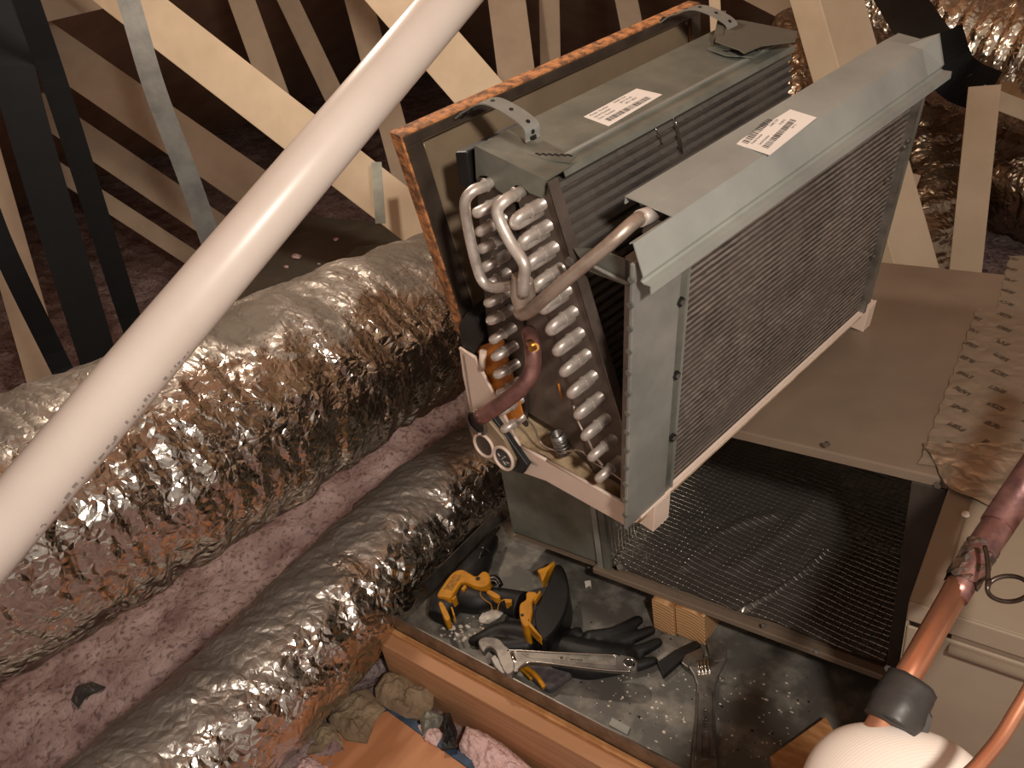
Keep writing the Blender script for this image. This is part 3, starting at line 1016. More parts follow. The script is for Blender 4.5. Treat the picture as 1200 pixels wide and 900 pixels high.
# wood blocks under the cabinet lip
for (u0, u1, lab, mt_) in ((-0.457, -0.413, 'left wood block of the pair propping the cabinet lip', 'endgrain'),
                           (-0.411, -0.352, 'right wood block of the pair propping the cabinet lip', 'endgrain')):
    yy = -0.03 if u0 < -.43 else -0.024
    o = box('wood_block', (u0, yy, ZP + .0005), (u1, 0.25, ZB - .007), M[mt_], bevel=0.0015)
    tag(o, lab, 'block', 'wood blocks under the cabinet')
tag(slabpoly('wood_offcut', [(902, 886), (968, 839), (983, 866), (975, 910), (940, 925), (915, 905)], ZP, 0.03, M['cutwood'], bevel=0.002),
    'pale wedge of cut wood on the pan beside the white sleeve', 'block')

# ================================================================== COIL
cr = thing('evaporator_coil', (0, 0, 0), 'evaporator coil with grey caps, dark fins and bare tube ends standing on the cabinet', 'coil', matrix=COIL)


def fin_pack(name, A, B, l0, l1, depth, pitch, mtn, amp, shear=0.0):
    """A,B: (c,u) top and bottom of the visible face; tube rows leave lengthwise grooves in the fin face"""
    A, B = Vector(A), Vector(B)
    n = int((A - B).length / pitch)
    d = (B - A).normalized()
    nr = Vector((-d.y, d.x))
    if nr.x < 0: nr = -nr
    prof = []
    for i in range(n):
        for t, h in ((0.0, 0), (0.48, 0), (0.55, -1), (0.93, -1)):
            prof.append(A.lerp(B, (i + t) / n) + nr * amp * h)
    prof += [B, B - nr * depth, A - nr * depth]
    seg = 90
    V = []; r = np.random.default_rng(4)
    bend = r.normal(0, 0.00025, (seg + 1, len(prof)))
    for k in range(seg + 1):
        for i, p in enumerate(prof):
            l = l0 + (l1 - l0) * k / seg + shear * (1 - p.y / 0.44) * (1 - k / seg)
            V.append((p.x + (bend[k, i] if i < len(prof) - 3 else 0), l, p.y))
    m = len(prof)
    f = [tuple(range(m)), tuple(seg * m + i for i in range(m))]
    for k in range(seg):
        for i in range(m):
            f.append((k * m + i, k * m + (i + 1) % m, (k + 1) * m + (i + 1) % m, (k + 1) * m + i))
    o = build(name, V, f, M[mtn], cr, space=COIL)
    o.data.materials.append(M['groove'])          # groove faces coloured dark in place of shade between the fin lands
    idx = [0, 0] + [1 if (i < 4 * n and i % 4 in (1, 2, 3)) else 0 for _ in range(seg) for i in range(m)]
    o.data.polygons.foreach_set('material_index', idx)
    return o


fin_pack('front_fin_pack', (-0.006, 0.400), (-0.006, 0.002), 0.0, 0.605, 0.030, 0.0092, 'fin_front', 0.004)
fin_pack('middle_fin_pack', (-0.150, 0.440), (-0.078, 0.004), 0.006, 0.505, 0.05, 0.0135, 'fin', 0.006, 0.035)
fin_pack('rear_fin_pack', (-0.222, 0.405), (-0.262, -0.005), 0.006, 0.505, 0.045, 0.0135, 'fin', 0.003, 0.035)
# bright bent fins on the middle slab
for (u0, v0, u1, v1) in ((787, 133, 798, 178), (791, 140, 800, 180), (768, 150, 776, 170)):
    def mid(u, v):
        n = (LL * 0 + CC * 0.963 + UU * 0.268)
        p0_ = OO + CC * -0.149 + UU * 0.44
        d = ray(u, v); t = n.dot(p0_ - CAM) / n.dot(d)
        return Vector(MLOC @ (CAM + t * d - OO))
    a_, b_ = mid(u0, v0), mid(u1, v1)
    tag(tube('bent_fin', [a_, (a_ + b_) / 2 + Vector((0.001, 0.001, 0)), b_], 0.0009, M['chrome'], cr, 5, 3, COIL), 'bright bent fin edge')

# end shield plate at near end of the front slab
tag(extr('end_plate', [(-0.004, 0.0), (0.001, 0.0), (0.001, 0.420), (-0.004, 0.420)], -0.032, 0.052, M['galv'], cr, 0.001), 'wide grey end plate')
extr('end_plate_flange', [(-0.004, 0.0), (-0.001, 0.0), (-0.001, 0.40), (-0.004, 0.40)], 0.052, 0.067, M['galv_dull'], cr)
extr('flange_edge', [(-0.004, 0.0), (0.0015, 0.0), (0.0015, 0.40), (-0.004, 0.40)], 0.067, 0.0685, M['galv'], cr)
for k in range(13):
    disc('plate_dimple', (-0.001, -0.032, 0.03 + k * 0.031), (0, -1, 0), 0.004, 0.0025, M['galv_dull'], cr, COIL, 10)
for u, v in ((796, 353), (791, 439), (787, 512)):
    p = cc(u, v, 0.0)
    s = disc('screw', p, (1, 0, 0), 0.0062, 0.004, M['black'], cr, COIL, 6)
    disc('screw_head', p + Vector((0.004, 0, 0)), (1, 0, 0), 0.0035, 0.002, M['steel_dark'], s, COIL, 6)
extr('far_flange', [(-0.03, 0.0), (0.004, 0.0), (0.004, 0.40), (-0.03, 0.40)], 0.605, 0.612, M['steel_dark'], cr)
extr('far_end_plate', [(-0.03, 0.01), (0.002, 0.01), (0.002, 0.40), (-0.03, 0.40)], 0.612, 0.630, M['galv_dull'], cr, 0.001)
for u, v in ((1064, 165), (1060, 172), (1041, 210), (1024, 300)):
    disc('screw', cc(u, v, 0.004), (1, 0, 0), 0.004, 0.003, M['steel'], cr, COIL, 6)

# top cap of the front slab (folded sheet)
def loft_sheet(name, sections, mtn, th=0.0014):
    V = []; m = len(sections[0][1])
    for l, prof in sections:
        p = [Vector(q) for q in prof]
        nr = []
        for i in range(m):
            t = (p[min(i + 1, m - 1)] - p[max(i - 1, 0)]).normalized(); nr.append(Vector((-t.y, t.x)))
        V += [(q.x, l, q.y) for q in p] + [((q - n * -th).x if False else (q + n * -th).x, l, (q + n * -th).y) for q, n in zip(p, nr)]
    f = []
    k = len(sections)
    for s_ in range(k - 1):
        o0, o1 = s_ * 2 * m, (s_ + 1) * 2 * m
        for i in range(m - 1):
            f += [(o0 + i, o0 + i + 1, o1 + i + 1, o1 + i), (o0 + m + i, o0 + m + i + 1, o1 + m + i + 1, o1 + m + i)]
        f += [(o0, o0 + m, o1 + m, o1), (o0 + m - 1, o0 + 2 * m - 1, o1 + 2 * m - 1, o1 + m - 1)]
    for o0 in (0, (k - 1) * 2 * m):
        for i in range(m - 1):
            f.append((o0 + i, o0 + i + 1, o0 + m + i + 1, o0 + m + i))
    return build(name, V, f, M[mtn], cr, space=COIL)


def PN(l):
    k = (l + 0.034) / 0.67; d = 0.0025 * (1 - k) - 0.009 * k
    return [(-0.001 + d, 0.4465), (0.0135 + d * .7, 0.4130), (0.0110 + d * .7, 0.4065), (0.0140 + d * .6, 0.4055), (0.0235 + d * .4, 0.4060), (0.0245 + d * .4, 0.3965)]


def CB(l): return [(-0.063, 0.440), (-0.062, 0.4495), (-0.030, 0.4485)] + PN(l)


far = [(c + 0.004 * (i > 3), u + (0.010 if i == 3 else 0.005)) for i, (c, u) in enumerate(CB(.64)) if True]
far = [(-0.063, 0.438), (-0.062, 0.448), (-0.030, 0.4455)] + [(c + .004, u + (.011 if i == 0 else .005)) for i, (c, u) in enumerate(PN(.63))]
loft_sheet('top_cap', [(0.030, CB(.03)), (0.60, CB(.6)), (0.634, far), (0.639, far)], 'cap')
loft_sheet('cap_nose', [(-0.034, [(-0.004, 0.4445)] + PN(-.034)), (0.030, [(-0.004, 0.4445)] + PN(.03))], 'cap')
extr('cap_stiffener', [(-0.058, 0.43), (-0.054, 0.43), (-0.054, 0.447), (-0.058, 0.447)], 0.05, 0.60, M['galv_dull'], cr)
extr('rear_skin', [(-0.040, 0.02), (-0.038, 0.02), (-0.038, 0.43), (-0.040, 0.43)], 0.04, 0.60, M['fin'], cr)
box('tube_sheet', (-0.042, 0.036, 0.01), (-0.006, 0.039, 0.43), M['galv_warm'], cr, space=COIL)

# top plate over the joined slabs
sheet('top_plate', [(-0.275, 0.452), (-0.274, 0.456), (-0.168, 0.4555), (-0.167, 0.4535), (-0.149, 0.4535), (-0.1455, 0.4465)], 0.028, 0.505, M['galv_dull'], cr, 0.0014)
extr('plate_seam', [(-0.172, 0.4555), (-0.168, 0.4555), (-0.168, 0.4572), (-0.172, 0.4572)], 0.05, 0.47, M['galv'], cr)
# near-end channel
cmx = [(-0.276, 0.410), (-0.276, 0.455), (-0.150, 0.452), (-0.150, 0.412)]
pr = [(556, 172), (640, 213), (635, 232), (620, 226), (612, 218), (604, 217), (598, 224), (596, 232), (581, 221), (578, 214), (570, 206), (562, 206), (558, 210)]
aa = [cl(u, v, -0.004) for u, v in pr]
hexa('end_channel', aa, [p + Vector((0, 0.0025, 0)) for p in aa], M['galv_dull'], cr, space=COIL)
tp_ = [cl(556, 172, -0.004), cl(640, 213, -0.004)]
a_, b_ = tp_
hexa('channel_top', [a_, b_, b_ + Vector((0, 0.042, 0.002)), a_ + Vector((0, 0.042, -0.003))],
     [p + Vector((0, 0, 0.0016)) for p in (a_, b_, b_ + Vector((0, 0.042, 0.002)), a_ + Vector((0, 0.042, -0.003)))], M['galv_dull'], cr, space=COIL)
extr('dark_foam_end', [(-0.300, 0.40), (-0.277, 0.40), (-0.277, 0.452), (-0.300, 0.445)], -0.004, 0.10, M['black'], cr, 0.003)

# tube sheets (near end); they lean back a little toward the pan floor
def cs(u, v, dl=0.0):
    return cl(u, v, dl + 0.035 * max(0.0, min(1.15, (v - 215) / 345)))


def plate(name, px, mtn, dl=0.0, th=0.003):
    q = [cs(u, v, dl) for u, v in px]
    return hexa(name, q, [p + Vector((0, th, 0)) for p in q], M[mtn], cr, space=COIL)


plate('middle_tube_sheet', [(606, 232), (640, 213), (747, 562), (744, 590), (700, 570)], 'galv_warm')
e = [cs(641, 213, -0.010), cs(643, 213, -0.010), cs(749, 562, -0.010), cs(747, 562, -0.010)]
hexa('sheet_flange', e, [p + Vector((0, 0.014, 0)) for p in e], M['galv_warm'], cr, space=COIL)
plate('rear_tube_sheet', [(558, 205), (600, 222), (612, 340), (618, 500), (590, 500), (570, 380)], 'traylip')
# triangular filler plate between the two slabs
tag(plate('delta_plate', [(604, 250), (628, 260), (712, 552), (690, 545), (655, 505), (610, 478)], 'galv_warm', 0.006), 'triangular brown filler plate')
p = cs(656, 458, 0.002)
tag(tube('rust_streak', [p + Vector((-.002, 0, .012)), p, p + Vector((.004, 0, -.012))], 0.0016, M['orange'], cr, 6, 3, COIL), 'rust-red streak')

# return bends
def bend_mesh(name, off, out, r=0.0062):
    off = Vector((off[0], 0, off[1]))
    h = off.length / 2
    pts = [Vector((0, 0.004, 0)), Vector((0, -out * 0.35, 0)), Vector((0, -out * 0.65, 0))]
    for k in range(1, 8):
        th = math.pi * k / 8
        pts.append(off * (0.5 - 0.5 * math.cos(th)) + Vector((0, -out * 0.65 - h * 1.25 * math.sin(th), 0)))
    pts += [off + Vector((0, -out * 0.65, 0)), off + Vector((0, 0.004, 0))]
    v, f = tube_geo(pts, [r * 1.12, r * 1.12, r] + [r] * 7 + [r, r], 12)
    me = bpy.data.meshes.new(name)
    me.from_pydata([q[:] for q in v], [], f)
    me.polygons.foreach_set('use_smooth', [len(p.vertices) == 4 for p in me.polygons])
    return me


bmA = bend_mesh('return_bend', (-0.012, -0.009), 0.040, 0.0066); bmA.materials.append(M['tube'])
bmB = bend_mesh('return_bend', (-0.006, -0.0125), 0.052, 0.0068); bmB.materials.append(M['tube'])
colv, colf = tube_geo([Vector((0, -0.020, 0)), Vector((0, -0.0225, 0))], 0.0082, 12)
bmC = bpy.data.meshes.new('collar'); bmC.from_pydata([q[:] for q in colv], [], colf); bmC.materials.append(M['tube'])


def place_bend(me, c, u, l=0.0, tilt=0.0):
    o = bpy.data.objects.new('return_bend', me)
    C.objects.link(o); o.parent = cr
    o.location = (c, l, u); o.rotation_euler = (0, tilt, 0)
    WM[o] = COIL
    k = bpy.data.objects.new('collar', bmC)
    C.objects.link(k); k.parent = o


for i in range(13):
    t = i / 12
    p = cs(589 + 24 * t, 234 + 254 * t)
    place_bend(bmA, p.x, p.z, p.y, random.uniform(-.12, .12))
for i in range(13):
    t = i / 12
    p = cs(636 + 92 * t, 238 + 300 * t)
    place_bend(bmB, p.x, p.z, p.y, random.uniform(-.08, .08))

# tubes
tag(tube('feed_tube', [cl(576, 213, 0.0), cl(566, 219, -0.02), cl(554, 224, -0.035), cl(545, 238, -0.045), cl(549, 270, -0.045), cl(559, 312, -0.045),
                   cl(567, 331, -0.045), cl(580, 337, -0.042), cl(602, 334, -0.035)], 0.0068, M['tube'], cr, 14, 6, COIL), 'pale loop of tube at the left')
ring('collar', cl(569, 217, -0.012), (0, 1, 0), 0.0072, 0.0014, M['tube'], cr, COIL)
tag(tube('feed_tube', [cl(612, 224, 0.0), cl(604, 228, -0.02), cl(592, 235, -0.04), cl(583, 246, -0.05), cl(587, 262, -0.052), cl(600, 287, -0.055), cl(614, 309, -0.058),
                   cl(614, 326, -0.06), cl(613, 345, -0.06)], 0.0070, M['tube'], cr, 14, 6, COIL), 'second tube curving down from the channel')
ring('collar', cl(604, 228, -0.018), (0, 1, 0), 0.0074, 0.0014, M['tube'], cr, COIL)
tag(tube('manifold', [cl(608, 322, -0.052), cl(609, 345, -0.055), cl(612, 366, -0.058)], [0.008, 0.0115, 0.008], M['tube_dull'], cr, 14, 6, COIL), 'short thick collector')
tag(tube('manifold', [cl(619, 328, -0.052), cl(620, 348, -0.05), cl(617, 366, -0.05)], [0.006, 0.008, 0.006], M['tube_dull'], cr, 14, 6, COIL), 'thin tube beside the collector')
tag(tube('suction_tube', [cl(768, 249, 0.045), cl(757, 252, 0.025), cl(742, 261, 0.0), cl(724, 277, -0.02), cl(700, 298, -0.035), cl(655, 335, -0.055), cl(620, 365, -0.065), cl(609, 366, -0.062), cl(612, 352, -0.055)],
     0.0078, M['tube_dull'], cr, 14, 6, COIL), 'long diagonal tube from the front slab to the collector')
tube('tube_sleeve', [cl(768, 249, 0.045), cl(750, 256, 0.012)], 0.0092, M['tube'], cr, 14, 0, COIL)
tag(tube('copper_stub', [cl(619, 388, -0.03), cl(624, 405, -0.045), cl(624, 432, -0.055), cl(613, 452, -0.07), cl(592, 470, -0.085), cl(563, 489, -0.10)],
     [0.0095, 0.0105, 0.0108, 0.0108, 0.0108, 0.0112], M['copper_burnt'], cr, 18, 6, COIL, hollow=0.85), 'heat-darkened copper stub with open end')
tube('valve_port', [cl(621, 402, -0.058), cl(627, 407, -0.075)], 0.0052, M['brass'], cr, 10, 0, COIL)
disc('valve_tip', cl(627, 407, -0.075), (0, -1, 0.2), 0.0035, 0.008, M['brass'], cr, COIL, 8)

# bracket between middle and front slabs
bq = [cl(672, 291, 0.0), cl(700, 292, 0.0), cl(737, 306, 0.0), cl(737, 336, 0.0), cl(700, 322, 0.0), cl(688, 316, 0.0)]
tag(hexa('tie_bracket', bq, [p + Vector((0, 0.002, 0)) for p in bq], M['galv_dull'], cr, space=COIL), 'grey bracket tying the two slabs')
tube('bracket_fold', [cl(692, 310, -0.004), cl(715, 322, -0.004), cl(738, 333, -0.004)], 0.0022, M['galv'], cr, 8, 3, COIL)
s = disc('screw', cl(669, 306, -0.014), (0, -1, 0), 0.006, 0.004, M['steel_dark'], cr, COIL, 6)

# slotted straps holding the tray to the top plate
def perf_strap(px, lastw, holes, ww=0.012):
    pts = smooth_path(px, 8)
    V = []
    n = len(pts)
    wdir = Vector((0, 1, 0))
    for i, p in enumerate(pts):
        t = (pts[min(i + 1, n - 1)] - pts[max(i - 1, 0)]).normalized()
        nr = t.cross(wdir).normalized()
        w = ww
        V += [p - wdir * w, p + wdir * w, p + wdir * w + nr * 0.0015, p - wdir * w + nr * 0.0015]
    f = [(0, 1, 2, 3), tuple((n - 1) * 4 + k for k in range(4))]
    for i in range(n - 1):
        for k in range(4):
            f.append((i * 4 + k, i * 4 + (k + 1) % 4, i * 4 + 4 + (k + 1) % 4, i * 4 + 4 + k))
    st = build('hanger_strap', V, f, M['galv'], cr, space=COIL)
    for i in range(4, n - 3, max(1, (n - 6) // holes)):
        p = pts[i]; t = (pts[i + 1] - pts[i - 1]).normalized(); nr = t.cross(wdir).normalized()
        disc('strap_hole', p - nr * 0.0007, nr, 0.0028, 0.003, M['black'], st, COIL, 8)
    return st


for l0, (ua, va), (ub, vb), (um, vm) in ((0.11, (564, 126), (600, 175), (586, 140)), (0.50, (806, 13), (829, 57), (822, 26))):
    a_ = cc(ua, va, -0.352); b_ = cu(ub, vb, 0.459)
    lm = (a_.y + b_.y) / 2
    a_.y = b_.y = lm
    m1 = Vector((-0.332, lm, a_.z + 0.014)); m2 = Vector((-0.290, lm, 0.489)); m3 = Vector((b_.x - 0.006, lm, 0.478))
    perf_strap([a_, m1, m2, m3, b_], 0, 6)
    disc('screw', b_ + Vector((0, 0.0, 0.001)), (0, 0, 1), 0.0055, 0.004, M['black'], cr, COIL, 6)
    disc('screw', a_ + Vector((0.0, 0.0, 0.002)), (0.2, 0, 1), 0.0055, 0.003, M['black'], cr, COIL, 6)
# slotted tabs on the top plate
for pxs in (((600, 176), (615, 172), (676, 184), (668, 191), (640, 188)), ((829, 58), (850, 52), (893, 60), (882, 68), (850, 66))):
    q = [cu(u, v, 0.459) for u, v in pxs]
    tb = hexa('slotted_tab', q, [p + Vector((0, 0, 0.0015)) for p in q], M['galv_dull'], cr, space=COIL)
    a_, b_ = q[0].lerp(q[4], 0.5), q[2]
    for k in range(6):
        p = a_.lerp(b_, 0.2 + 0.13 * k)
        w_ = Vector((0.004, 0, 0)); e_ = Vector((0, 0.0014, 0))
        hexa('slot', [p - w_ - e_ + Vector((0, 0, .0014)), p + w_ - e_ + Vector((0, 0, .0014)), p + w_ + e_ + Vector((0, 0, .0014)), p - w_ + e_ + Vector((0, 0, .0014))],
             [p - w_ - e_ + Vector((0, 0, .0021)), p + w_ - e_ + Vector((0, 0, .0021)), p + w_ + e_ + Vector((0, 0, .0021)), p - w_ + e_ + Vector((0, 0, .0021))], M['black'], tb, space=COIL)
# olive flap at the far end
q = [cu(u, v, 0.470) for u, v in ((838, 50), (843, 24), (870, 25), (935, 38), (932, 50), (893, 55), (872, 64), (866, 60))]
tag(hexa('end_flap', q, [p + Vector((0, 0, 0.002)) for p in q], M['board'], cr, space=COIL, bevel=0.001), 'dark olive flap at the far end')
q = [cu(836, 52, 0.459), cu(842, 24, 0.459), cu(850, 24, 0.459), cu(846, 52, 0.459)]
hexa('flap_foot', q, [p + Vector((0, 0, 0.014)) for p in q], M['board'], cr, space=COIL)

# side tray (horizontal drain tray) with rusty edge
TL, TR, BL = cc(470, 160, -0.36), cc(822, 3, -0.36), cc(547, 396, -0.36)
TL.x = TR.x = BL.x = -0.36
BR = TR + (BL - TL)


def tray_q(s0, s1, t0, t1, c0, c1):
    def pt(s, t): return TL + (TR - TL) * s + (BL - TL) * t
    q = [pt(s0, t0), pt(s1, t0), pt(s1, t1), pt(s0, t1)]
    return [Vector((c0, p.y, p.z)) for p in q], [Vector((c1, p.y, p.z)) for p in q]


b0, b1 = tray_q(0.02, 0.985, 0.025, 1.0, -0.383, -0.380)
sd = hexa('side_tray', b0, b1, M['tray'], cr, space=COIL)
tag(sd, 'brown metal tray with a rusty rim at the rear side')
for (s0, s1, t0, t1, wn) in ((0, 1, 0, 0.028, 'rusty_rim'), (0, 0.018, 0.028, 1, 'rusty_rim'), (0.985, 1, 0.028, 1, 'rusty_rim')):
    b0, b1 = tray_q(s0, s1, t0, t1, -0.385, -0.362)
    o = hexa(wn, b0, b1, M['rust'], sd, space=COIL, bevel=0.0015)
for (s0, s1, t0, t1) in ((0.004, 0.99, 0.006, 0.045), (0.004, 0.045, 0.045, 1), (0.955, 0.992, 0.045, 1)):
    b0, b1 = tray_q(s0, s1, t0, t1, -0.3615, -0.3585)
    hexa('tray_lip', b0, b1, M['traylip'], sd, space=COIL, bevel=0.001)
# rounded wavy inner edge
pp = [TL + (TR - TL) * 0.046 + (BL - TL) * t for t in (1, .8, .6, .4, .2, .06)]
pp = [Vector((-0.362, p.y + 0.001 * ((i % 2) * 2 - 1), p.z)) for i, p in enumerate(pp)]
tube('inner_edge', pp, 0.0022, M['tray'], sd, 8, 5, COIL)
pp = [TL + (TR - TL) * s + (BL - TL) * 0.046 for s in (0.046, .3, .6, .955)]
tube('inner_edge', [Vector((-0.362, p.y, p.z)) for p in pp], 0.0018, M['tray'], sd, 8, 5, COIL)

# black foam at tray bottom corner
q = [cl(536, 382, 0.005), cl(546, 366, 0.005), cl(558, 372, 0.005), cl(566, 398, 0.005), cl(553, 420, 0.005), cl(541, 409, 0.005)]
hexa('foam_pad', q, [p + Vector((-0.01, 0.06, 0)) for p in q], M['black'], cr, space=COIL, bevel=0.004)
# cream pan: floor, near wall, front wall, feet
nw = [cl(747, 600, 0), cl(640, 540.5, 0), cl(609, 524, 0), cl(602, 512, 0), cl(556, 420, 0), cl(538, 409, 0), cl(542, 440, 0), cl(551, 482, 0), cl(586, 545, 0), cl(640, 564, 0), cl(734, 617, 0), cl(746, 612, 0)]
dp = hexa('primary_drain_pan', nw, [p + Vector((0, 0.006, 0)) for p in nw], M['cream'], cr, space=COIL, bevel=0.0012)
tag(dp, 'cream plastic drain pan under the coil')
rim = nw[:6]
for a_, b_ in zip(rim[:-1], rim[1:]):
    tube('rim_bead', [a_ + Vector((0, 0.002, 0.0005)), b_ + Vector((0, 0.002, 0.0005))], 0.0028, M['cream'], dp, 8, 0, COIL)
extr('front_wall', [(-0.001, 0.0), (0.002, -0.004), (-0.020, -0.036), (-0.026, -0.036), (-0.006, 0.001)], 0.0, 0.652, M['cream'], dp)
extr('front_rim', [(-0.001, -0.003), (0.003, -0.003), (0.003, 0.0008), (-0.001, 0.0008)], -0.002, 0.654, M['cream'], dp, 0.0005)
V = []
for i in range(40):
    for j in range(40):
        c = -0.34 + 0.335 * i / 39; l = 0.004 + 0.62 * (j / 39)
        h = -0.022 + 0.022 * max(0, (-0.2 - c) / 0.14) + 0.008 * math.sin(c * 60) * math.exp(-l * 12)
        V.append((c, l, h))
build('pan_bed', V, grid_faces(40, 40), M['panfloor'], dp, space=COIL, smooth=True)
extr('rear_wall', [(-0.352, -0.03), (-0.346, -0.03), (-0.346, 0.10), (-0.352, 0.10)], 0.0, 0.60, M['cream'], dp)
for l0, l1 in ((0.026, 0.062), (0.626, 0.652)):
    box('foot', (-0.036, l0, -0.0575 if l0 < .1 else -0.0530), (0.0035, l1, -0.002), M['cream'], dp, 0.001, COIL)
# orange stained guard behind the rear bends
gq = [cl(557, 408, 0.012), cl(588, 396, 0.012), cl(612, 486, 0.012), cl(598, 500, 0.012)]
tag(hexa('guard_plate', gq, [p + Vector((0, 0.003, 0)) for p in gq], M['orange'], cr, space=COIL), 'orange rust-stained plate')
tube('guard_roll', [cl(566, 412, 0.0), cl(565, 432, 0.0)], 0.0055, M['cream'], cr, 12, 0, COIL)
# threaded fitting, wires in the pan
tube('threaded_fitting', [cl(661, 530, 0.012), cl(653, 508, 0.008)], [0.011, 0.0115], M['steel'], cr, 16, 0, COIL, hollow=0.72)
for k in range(4):
    pk = cl(660 - 1.6 * k, 525 - 4 * k, 0.011 - 0.0008 * k)
    ring('thread', pk, Vector(cl(653, 508, 0.008) - cl(661, 530, 0.012)), 0.0118, 0.0011, M['steel'], cr, COIL, 20, 5)
tube('pan_wire', [cl(614, 488, -0.015), cl(625, 500, -0.005), cl(632, 516, 0.0), cl(642, 525, 0.0), cl(660, 529, 0.004), cl(680, 528, 0.006), cl(695, 541, 0.004), cl(715, 553, 0.004), cl(740, 570, 0.01)], 0.0015, M['tube_dull'], cr, 8, 5, COIL)
tube('pan_wire', [cl(672, 475, 0.0), cl(678, 495, -0.004), cl(690, 517, -0.006), cl(698, 535, -0.004), cl(706, 545, 0)], 0.0018, M['tube_dull'], cr, 8, 5, COIL)

# drain ports plate
bq = [cl(u, v, -0.010) for u, v in ((566, 484), (578, 490), (618, 546), (612, 556), (600, 552), (570, 512))]
hexa('rubber_gasket', bq, [p + Vector((0, 0.010, 0)) for p in bq], M['black'], cr, space=COIL, bevel=0.002)
bq = [cl(u, v, -0.016) for u, v in ((549, 484), (556, 481), (566, 486), (590, 515), (603, 540), (601, 549), (592, 551), (566, 537), (554, 516), (548, 498))]
pb = hexa('drain_port_block', bq, [p + Vector((0, 0.010, 0)) for p in bq], M['tray'], cr, space=COIL, bevel=0.002)
tag(pb, 'tan block with three drain openings')
for (u, v, A_, B_, mt_) in ((558, 496, 15.5, 7.5, 'galv_warm'), (567, 522, 15, 8.5, 'cream'), (590, 537, 15, 8.5, 'cream')):
    ca, sa = math.cos(math.radians(56)), math.sin(math.radians(56))
    el = [(A_ * math.cos(t) * ca - B_ * math.sin(t) * sa, A_ * math.cos(t) * sa + B_ * math.sin(t) * ca) for t in [2 * math.pi * i / 28 for i in range(28)]]
    pts = [cl(u + x, v + y, -0.018) for x, y in el]
    v_, f_ = tube_geo(pts, 0.0027, 8, closed=True)
    rg = build('drain_port', v_, f_, M[mt_], pb, smooth=True, space=COIL)
    q = [cl(u + x * .85, v + y * .85, -0.0165) for x, y in el]
    hexa('port_bore', q, [p + Vector((0, 0.0015, 0)) for p in q], M['blackgloss'] if mt_ != 'cream' or u > 580 else M['traylip'], pb, space=COIL)
for (x0, y0, x1, y1) in ((583, 531, 586, 535), (588, 538, 592, 535), (589, 540, 593, 545), (592, 541, 596, 543)):
    tube('port_rib', [cl(x0, y0, -0.019), cl(x1, y1, -0.019)], 0.0010, M['tube'], pb, 6, 0, COIL)

# ------------------------------------------------ labels with bar codes
def coil_label(corners, seed, rows, lift):
    """corners: near-left, far-left, far-right, near-right in coil frame; text runs from near to far"""
    A, B, Cq, D = corners
    ex = (B - A); ey = (A - D)           # x: along, y: up the text
    nz = ex.cross(ey).normalized()
    if nz.z < 0: nz = -nz
    lb = hexa('barcode_label', [p + nz * lift for p in corners], [p + nz * (lift + .0004) for p in corners], M['white'], cr, space=COIL)
    tag(lb, 'white barcode label')
    r = random.Random(seed)

    def pt(s, t): return D + ex * s + ey * t + nz * (lift + .0006)
    for kind, s0, s1, t0, t1, *txt in rows:
        if kind == 'bar':
            s = s0; V = []; Fc = []
            while s < s1:
                w = r.choice((0.005, 0.008, 0.013, 0.018)); g = r.choice((0.006, 0.009, 0.014))
                k = len(V)
                V += [pt(s, t0), pt(min(s + w, s1), t0), pt(min(s + w, s1), t1), pt(s, t1)]
                Fc.append((k, k + 1, k + 2, k + 3)); s += w + g
            tag(build('barcode', V, Fc, M['ink'], lb, space=COIL), kind='stuff')
        else:
            exn, eyn = ex.normalized(), ey.normalized()
            o_ = pt(s0, (t0 + t1) / 2)
            n_ = exn.cross(eyn).normalized()
            eyn = n_.cross(exn)
            mloc = Matrix((
                (exn.x, eyn.x, n_.x, o_.x), (exn.y, eyn.y, n_.y, o_.y), (exn.z, eyn.z, n_.z, o_.z), (0, 0, 0, 1)))
            sz = (t1 - t0) * ey.length * 1.15
            textobj('printed_text', txt[0], sz, COIL @ mloc, M['ink'], lb)


# front label (corner pixels measured on the cap)
ch = 0.4485
A, B, Cq, D = cu(863, 169, ch), cu(912, 124, ch), cu(957, 138, ch), cu(902, 182, ch)
coil_label([A, B, Cq, D], 3, [('bar', .06, .66, .74, .94), ('text', .09, .4, .61, .70, 'Model Number'), ('text', .52, .8, .61, .70, '24ABC1234'),
                              ('text', .12, .4, .42, .51, 'Serial Number'), ('text', .62, .9, .42, .52, 'M 0917'), ('bar', .10, .80, .18, .36), ('text', .62, .8, .07, .14, '0917 42')], 0.0)
ch = 0.4558
A, B, Cq, D = cu(684, 137, ch), cu(746, 104, ch), cu(776, 111, ch), cu(713, 148, ch)
coil_label([A, B, Cq, D], 8, [('text', .06, .4, .82, .93, 'Model  Number'), ('text', .50, .8, .84, .94, '24ABC1234'), ('text', .06, .4, .65, .76, 'Serial Number'),
                              ('text', .55, .8, .67, .78, '0917 M 42'), ('text', .06, .4, .48, .59, 'Date  Number'), ('text', .58, .8, .51, .62, '0917 0017'),
                              ('bar', .10, .90, .16, .38)], 0.0)
# pan stamp
p = cl(619, 540, -0.002)
d_ = (cl(650, 556, -0.002) - p).normalized(); n_ = Vector((0, -1, 0)); e_ = n_.cross(d_).normalized()
textobj('pan_stamp', '30011', 0.009, COIL @ Matrix(((d_.x, e_.x, n_.x, p.x), (d_.y, e_.y, n_.y, p.y), (d_.z, e_.z, n_.z, p.z), (0, 0, 0, 1))), M['ink'], cr)

